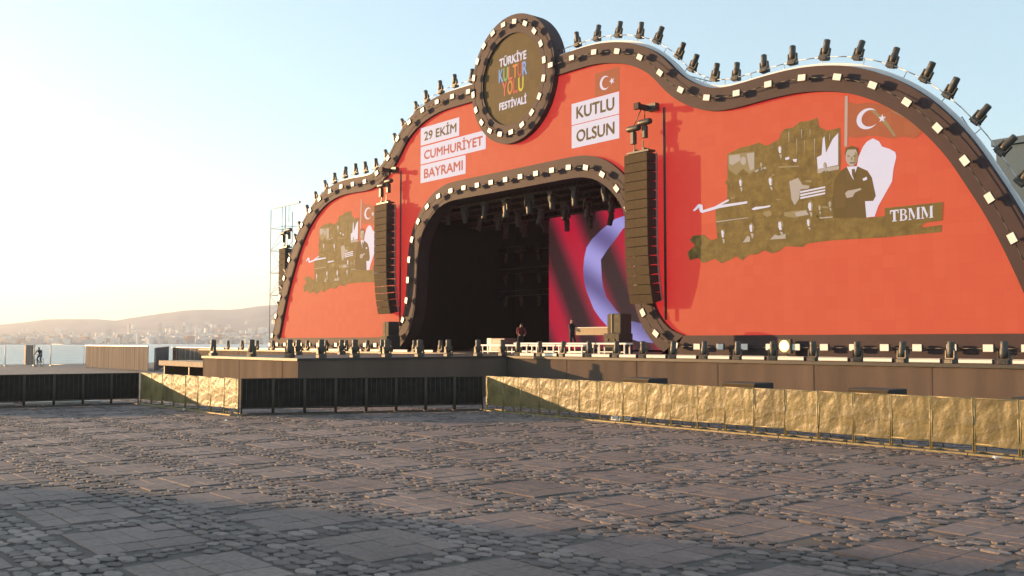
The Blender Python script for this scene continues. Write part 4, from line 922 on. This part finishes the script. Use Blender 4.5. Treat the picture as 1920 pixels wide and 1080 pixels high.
# cyclist
cyp = floor_at(76, 86.5); RZ = rad(-39.65)     # rides to the right in the picture
bk = empty('bicycle', cyp, RZ); tag(bk, 'dark bicycle ridden along the quay behind mesh fence', 'bicycle')
def wheel(x):
    w = MB(); P = [(x + .34 * math.cos(a / 20 * 6.2832), 0, .35 + .34 * math.sin(a / 20 * 6.2832)) for a in range(21)]; o = w.path(P, .022, 5).build('wheel', M_cab, bk, True)
    s = MB()
    for k in range(8): a = k / 8 * 6.2832; s.tube((x, 0, .35), (x + .33 * math.cos(a), 0, .35 + .33 * math.sin(a)), .004, 3)
    s.tube((x, -.05, .35), (x, .05, .35), .025, 6); s.build('spokes', M_wire, o, True)
wheel(-.52); wheel(.52)
MB().tube((-.52, 0, .35), (-.05, 0, .32), .016).tube((-.05, 0, .32), (-.17, 0, .85), .018).tube((-.52, 0, .35), (-.16, 0, .80), .012).tube((-.16, 0, .80), (.36, 0, .86), .018).tube((-.05, 0, .32), (.38, 0, .78), .02).tube((.35, 0, .92), (.52, 0, .35), .016).build('frame', M_dk, bk, True)
MB().cbox((-.19, 0, .91), (.26, .15, .06), .02).build('saddle', M_cab, bk, True); MB().tube((.35, 0, .92), (.33, 0, 1.03), .016).tube((.33, -.26, 1.05), (.33, .26, 1.05), .015).build('handlebar', M_metal, bk, True)
MB().tube((-.05, -.12, .32), (.08, -.12, .22), .012).tube((-.05, .12, .32), (-.18, .12, .42), .012).tube((-.05, -.12, .32), (-.05, .12, .32), .014).build('crank', M_metal, bk, True)
# rider faces local -y of his own frame; that frame is turned so -y is the bike's +x
ride = dict(pelvis=((0, .19, 1.0), .125), waist=((0, .12, 1.13), .12), chest=((0, -.02, 1.33), .135), neck=((0, -.08, 1.49), .058), jaw=((0, -.12, 1.56), .068), head=((0, -.12, 1.64), .092), crown=((0, -.11, 1.70), .075),
            shL=((-.19, -.02, 1.40), .066), elL=((-.27, -.16, 1.18), .046), wrL=((-.24, -.30, 1.09), .034), haL=((-.24, -.35, 1.07), .036), shR=((.19, -.02, 1.40), .066), elR=((.27, -.16, 1.18), .046), wrR=((.24, -.30, 1.09), .034), haR=((.24, -.35, 1.07), .036),
            hipL=((-.10, .17, .96), .092), knL=((-.12, -.20, .72), .066), anL=((-.12, -.02, .33), .044), toL=((-.12, -.16, .26), .036), hipR=((.10, .17, .96), .092), knR=((.12, -.12, .62), .066), anR=((.12, .16, .44), .044), toR=((.12, .03, .40), .036))
figure('person', cyp, RZ + rad(90), ride, 'cyclist in dark clothing riding along the quay', [M_dk, M_jeans])
# long pale kerb and clutter behind the left row
ka, kb2 = Vector((-41.2, -34.0, 0)), Vector((-40.2, -21.0, 0)); d = kb2 - ka
e = empty('road_case_row', ka); 
col.objects.unlink(e); bpy.data.objects.remove(e)
for k, (x, y, w, h) in enumerate(((-39.4, -29.4, 1.2, .75), (-39.3, -27.6, 1.0, .62), (-39.2, -25.9, 1.3, .8), (-38.9, -24.2, .9, .6))):
    e = empty('equipment_case', (x, y, 0), rad(90 + random.uniform(-6, 6))); tag(e, f'{ORD[k]} dark equipment case from the left behind the shadowed barriers', 'equipment case', 'equipment cases behind the left barriers')
    MB().cbox((0, 0, h / 2 + .06), (w, .6, h), .02).build('body', M_blackpl, e, True); MB().box((0, 0, h + .07), (w + .02, .62, .03)).build('lid_edge', M_alu, e, True)
    for sx in (-.35, .35): MB().lathe([(.05, -.02), (.05, .02)], 8, (sx * w, 0, .05), Vector((1, 0, 0))).build('castor', M_cab, e, True)
for k, (x0, y0, x1, y1) in enumerate(((-37.9, -29.6, -37.3, -26.4), (-37.5, -26.0, -37.0, -23.6))):
    c = ((x0 + x1) / 2, (y0 + y1) / 2, 0); e = empty('timber_plank', c, math.atan2(y1 - y0, x1 - x0)); tag(e, f'{("nearer", "farther")[k]} pale plank lying on the ground behind the shadowed barriers', 'plank')
    L = math.hypot(x1 - x0, y1 - y0); MB().cbox((0, 0, .05), (L, .22, .07), .01).build('board', M_casew, e, True); MB().box((-L * .3, 0, .008), (.1, .26, .016)).box((L * .3, 0, .008), (.1, .26, .016)).build('batten', M_plank, e, True)
# litter
for k, (px, py) in enumerate(((421, 792), (345, 770), (1868, 862), (1000, 783))):
    p = onZ(px, py, 0); o = MB(); r = random.Random(k); V = [(r.uniform(-.09, .09), r.uniform(-.07, .07), .02 + r.uniform(0, .06)) for _ in range(9)]
    o.add(V, [(0, 1, 2), (1, 2, 3), (2, 3, 4), (3, 4, 5), (4, 5, 6), (5, 6, 7), (6, 7, 8), (0, 4, 8), (1, 5, 7)]); ob = o.build('paper_scrap', M_whitepl); ob.location = (p.x, p.y, 0)
    tag(ob, ('crumpled white paper on the cobbles before the outer barrier corner', 'small white scrap on paving near the left barrier row', 'pale scrap on paving at foot of the gold-lit barriers', 'tiny scrap on paving at the inner barrier corner')[k], 'litter')

p = onZ(1196, 786, 0); e = empty('plastic_crate', (p.x, -15.1, 0)); tag(e, 'small open white crate at the foot of the gold-lit barriers', 'crate')
for dx, w_, h_ in ((-.15, .04, .22), (.15, .04, .18)): MB().box((p.x + dx, -15.1, h_ / 2 + .01), (w_, .24, h_)).build('side', M_whitepl, e)
MB().box((p.x, -15.1, .03), (.26, .24, .03)).build('base', M_whitepl, e)
for k, px in enumerate((1207, 1213, 1219, 1226, 1241)):
    x = onZ(px, 786, 0).x; e = empty('plastic_cup', (x, -15.1 + .03 * (k % 2), .002)); tag(e, f'{ORD[k]} white plastic cup from the left under the gold-lit barriers', 'cup', 'white cups under the barriers')
    MB().lathe([(.028, 0), (.038, .12), (.034, .12), (.026, .01)], 10, (x, -15.1 + .03 * (k % 2), .002)).build('body', M_whitepl, e)
# ------------------------------------------------------------------ scaffold tower, left end
def scaffold(x0, x1, y0, y1, h, label, lift=1.9):
    e = empty('scaffold_tower', ((x0 + x1) / 2, (y0 + y1) / 2, 0)); tag(e, label, 'scaffold')
    for x in (x0, x1):
        for y in (y0, y1): MB().tube((x, y, 0), (x, y, h), .03, 6).build('standard', M_scaf, e)
    lg = MB(); br = MB(); z = .4; k = 0
    while z <= h:
        lg.tube((x0, y0, z), (x1, y0, z), .022, 5).tube((x0, y1, z), (x1, y1, z), .022, 5).tube((x0, y0, z), (x0, y1, z), .022, 5).tube((x1, y0, z), (x1, y1, z), .022, 5)
        if z + lift <= h + .1:
            if k % 2: br.tube((x0, y0, z), (x1, y0, z + lift), .018, 5).tube((x1, y1, z), (x0, y1, z + lift), .018, 5)
            else: br.tube((x1, y0, z), (x0, y0, z + lift), .018, 5).tube((x0, y1, z), (x1, y1, z + lift), .018, 5)
            br.tube((x0, y0, z), (x0, y1, z + lift), .018, 5); br.tube((x1, y0, z), (x1, y1, z + lift), .018, 5)
        z += lift; k += 1
    lg.build('ledgers', M_scaf, e); br.build('braces', M_scaf, e)
    MB().box((x1 + .4, y0 - .2, h + .08), ((x1 - x0) + 2.2, .16, .16)).build('top_beam', M_metal, e)
    MB().tube((x1 - .2, y0 - .2, h), (x1 - .2, y0 - .2, h - 2.4), .02, 5).tube((x1 + 1.0, y0 - .2, h), (x1 + 1.0, y0 - .2, h - 1.4), .02, 5).build('hoist_chain', M_metal, e)
M_scaf = mat('weathered_scaffold_tube', (.20, .19, .18), rough=.6, metal=.2)
scaffold(-77.6, -74.9, 2.6, 4.6, 13.4, 'tall galvanised scaffold tower at the far left end of the stage')
# building behind the right shoulder
M_bwall = mat('blue_grey_cladding', (0.06, 0.11, 0.15), rough=.6, noise=.1); M_bglass = mat('dark_window_glass', (0.04, 0.05, 0.06), rough=.15)
e = empty('office_building', (-12, 34, 0)); tag(e, 'blue-grey building behind the right shoulder of the stage', 'building')
bx0 = onY(1868, 300, 26).x; bz = onY(1900, 270, 26).z
MB().box((bx0 + 18, 34, bz / 2), (36, 16, bz)).build('wall', M_bwall, e); MB().box((bx0 + 18, 34, bz + .2), (36.4, 16.4, .4)).build('parapet', M_bwall, e)
for r_ in range(3):
    for c_ in range(8):
        wn = MB().box((bx0 + 3 + c_ * 4, 25.99, 3 + r_ * 3.6), (1.6, .1, 1.9)).build('window', M_bglass, e)
        MB().box((bx0 + 3 + c_ * 4, 25.9, 2.0 + r_ * 3.6), (1.8, .2, .08)).build('sill', M_bwall, wn)
# unseen block added off to the left of the view to shade the near paving
e = empty('shadow_block', (-74, -72, 0), 0); tag(e, 'long plain unseen block added on the left to shade the near paving', 'building')
A1 = onZ(960, 985) + Vector((-2, -1, 0)) * 31; A0 = A1 - Vector((.638, .77, 0)) * 18; hb = 14.0
dirn = Vector((A1.x - A0.x, A1.y - A0.y, 0)).normalized(); nrm = Vector((dirn.y, -dirn.x, 0))
def quadbox(p, q, dep, z0, z1, ex=0.0):
    p, q = p - dirn * ex, q + dirn * ex; P = [p - nrm * ex, q - nrm * ex, q + nrm * (dep + ex), p + nrm * (dep + ex)]
    V = [(v.x, v.y, z0) for v in P] + [(v.x, v.y, z1) for v in P]
    return MB().add(V, [(0, 1, 2, 3), (4, 5, 6, 7), (0, 1, 5, 4), (1, 2, 6, 5), (2, 3, 7, 6), (3, 0, 4, 7)])
quadbox(A0, A1, 14, 0, hb - .4).build('wall', M_corr, e); quadbox(A0, A1, 14, hb - .398, hb, .25).build('parapet', M_tan, e)  # wall and parapet of the added shadow block
L_ = (A1 - A0).length
for r_ in range(2):
    for c_ in range(int(L_ / 3.2)):
        p = A0 + dirn * (1.6 + 3.2 * c_); wq = quadbox(p - dirn * .7 - nrm * .04, p + dirn * .7 - nrm * .04, .03, 1.2 + r_ * 4.2, 3.6 + r_ * 4.2).build('window', M_bglass, e)  # window on the added shadow block

# ------------------------------------------------------------------ far town
M_fw = [mat('far_white_plaster', (.72, .68, .60), rough=.8), mat('far_cream_plaster', (.60, .50, .40), rough=.8), mat('far_grey_plaster', (.36, .36, .38), rough=.8), mat('far_tile_roof', (.32, .16, .11), rough=.8)]
def block_mesh(floors, m):
    b_ = MB(); fh = 1.0 / floors
    for k in range(floors): b_.box((0, 0, (k + .30) * fh), (.94, .94, fh * .6)); b_.box((0, 0, (k + .8) * fh), (1.0, 1.0, fh * .4))
    b_.box((.15, .1, 1.04), (.3, .3, .08)); me = b_.mesh('far_building', m); return me
FB = [block_mesh(f, m) for f in (3, 5, 8) for m in M_fw[:3]]
def far_b(px, py_base, dist, w, h, label, group=None, me=None, nm='far_building'):
    p = floor_at(px, dist); hor = 540 + F_PX * math.tan(PIT); z = CAM_H + (hor - py_base) / F_PX * dist
    o = inst(nm, me or random.choice(FB), None, (p.x, p.y, z - 2), (0, 0, random.uniform(0, 1.5)), (w, w, h + 2)); tag(o, label, 'building', group); return o
PXM = lambda px, dist: px * dist / F_PX
for px, yb, yt, w, lb, k in ((205, 632, 617, 12, 'broad cream tower block on the far shore above the beige hoarding', 1), (258.5, 648, 625, 5, 'slim white tower on the far shore above the hoarding end', 0), (282, 648, 637, 11, 'squat white block on the far waterfront right of the slim tower', 0), (350, 622, 610, 6, 'left tower of three on the far hillside', 0), (360, 620, 611, 4, 'middle, smallest tower of three on the far hillside', 0), (369, 623, 612, 6, 'right tower of three on the far hillside', 0), (382, 638, 627, 13, 'brightest white block on the far shore below the three towers', 0), (399, 636, 628, 11, 'white block right of the brightest one on the far shore', 0), (300, 620, 607, 7, 'lone cream tower on the far slope left of the three towers', 1), (243, 622, 609, 6, 'cream tower on the far slope above the slim white tower', 1), (419, 643, 637, 12, 'low white building on the far waterfront near the stage end', 0), (462, 641, 636, 9, 'low white building on the far waterfront beside the stage wing', 0), (392, 620, 613, 4, 'pale tower right of the three hillside towers', 2)):
    dist = 1700 if yb < 640 else 1430
    far_b(px, yb, dist, PXM(w, dist) * .8, PXM(yb - yt, dist), lb, None, FB[6 + k])
rf = random.Random(11)
for k in range(170):
    px = rf.uniform(-40, 500); yb = rf.choice((646, 645, 643, 640, 637, 634)) + rf.uniform(-1, 1); dist = 1425 + (647 - yb) * 22
    far_b(px, yb, dist, PXM(rf.uniform(2.5, 7), dist), PXM(rf.uniform(2.5, 6), dist), 'small pale building among the many along the far shore', 'buildings along the far shore')
# the town thinning out up the slopes: too many and too small to count
tm = MB()
for rows, cnt, lim in ((hillA, 520, 6), (hillB, 800, 13)):
    for _ in range(cnt):
        a = min(lim, int(abs(rf.gauss(0, 2.6)))); i = rf.randrange(0, 119); p = Vector(rows[a][i]).lerp(Vector(rows[a + 1 if a < 13 else a][i + 1]), rf.random()); w = rf.uniform(5, 12)
        tm.box((p.x, p.y, p.z + 3), (w, w * rf.uniform(.6, 1.4), rf.uniform(6, 13)), Matrix.Rotation(rf.uniform(0, 1.5), 3, 'Z'))
town = tm.build('hillside_town', M_fw[1]); tag(town, 'hazy mass of small pale houses covering the far slopes', 'town', kind='stuff')
for m_ in (M_fw[0], M_fw[2], M_fw[3]): town.data.materials.append(m_)
for f in range(0, len(town.data.polygons), 6):
    k = rf.choice((0, 0, 1, 1, 2, 3))
    for j in range(f, min(f + 6, len(town.data.polygons))): town.data.polygons[j].material_index = k

# ------------------------------------------------------------------ haze over the bay
mh = bpy.data.materials.new('haze_air'); mh.use_nodes = True; n = mh.node_tree; n.nodes.clear()
ho = n.nodes.new('ShaderNodeOutputMaterial'); pv = n.nodes.new('ShaderNodeVolumePrincipled'); pv.inputs['Color'].default_value = (.80, .87, 1.0, 1); pv.inputs['Density'].default_value = 0.00026; pv.inputs['Anisotropy'].default_value = .35
n.links.new(pv.outputs[0], ho.inputs['Volume'])
haze = MB().box((-1750, 600, 70), (5100, 7400, 148)).build('haze', mh); tag(haze, kind='stuff')
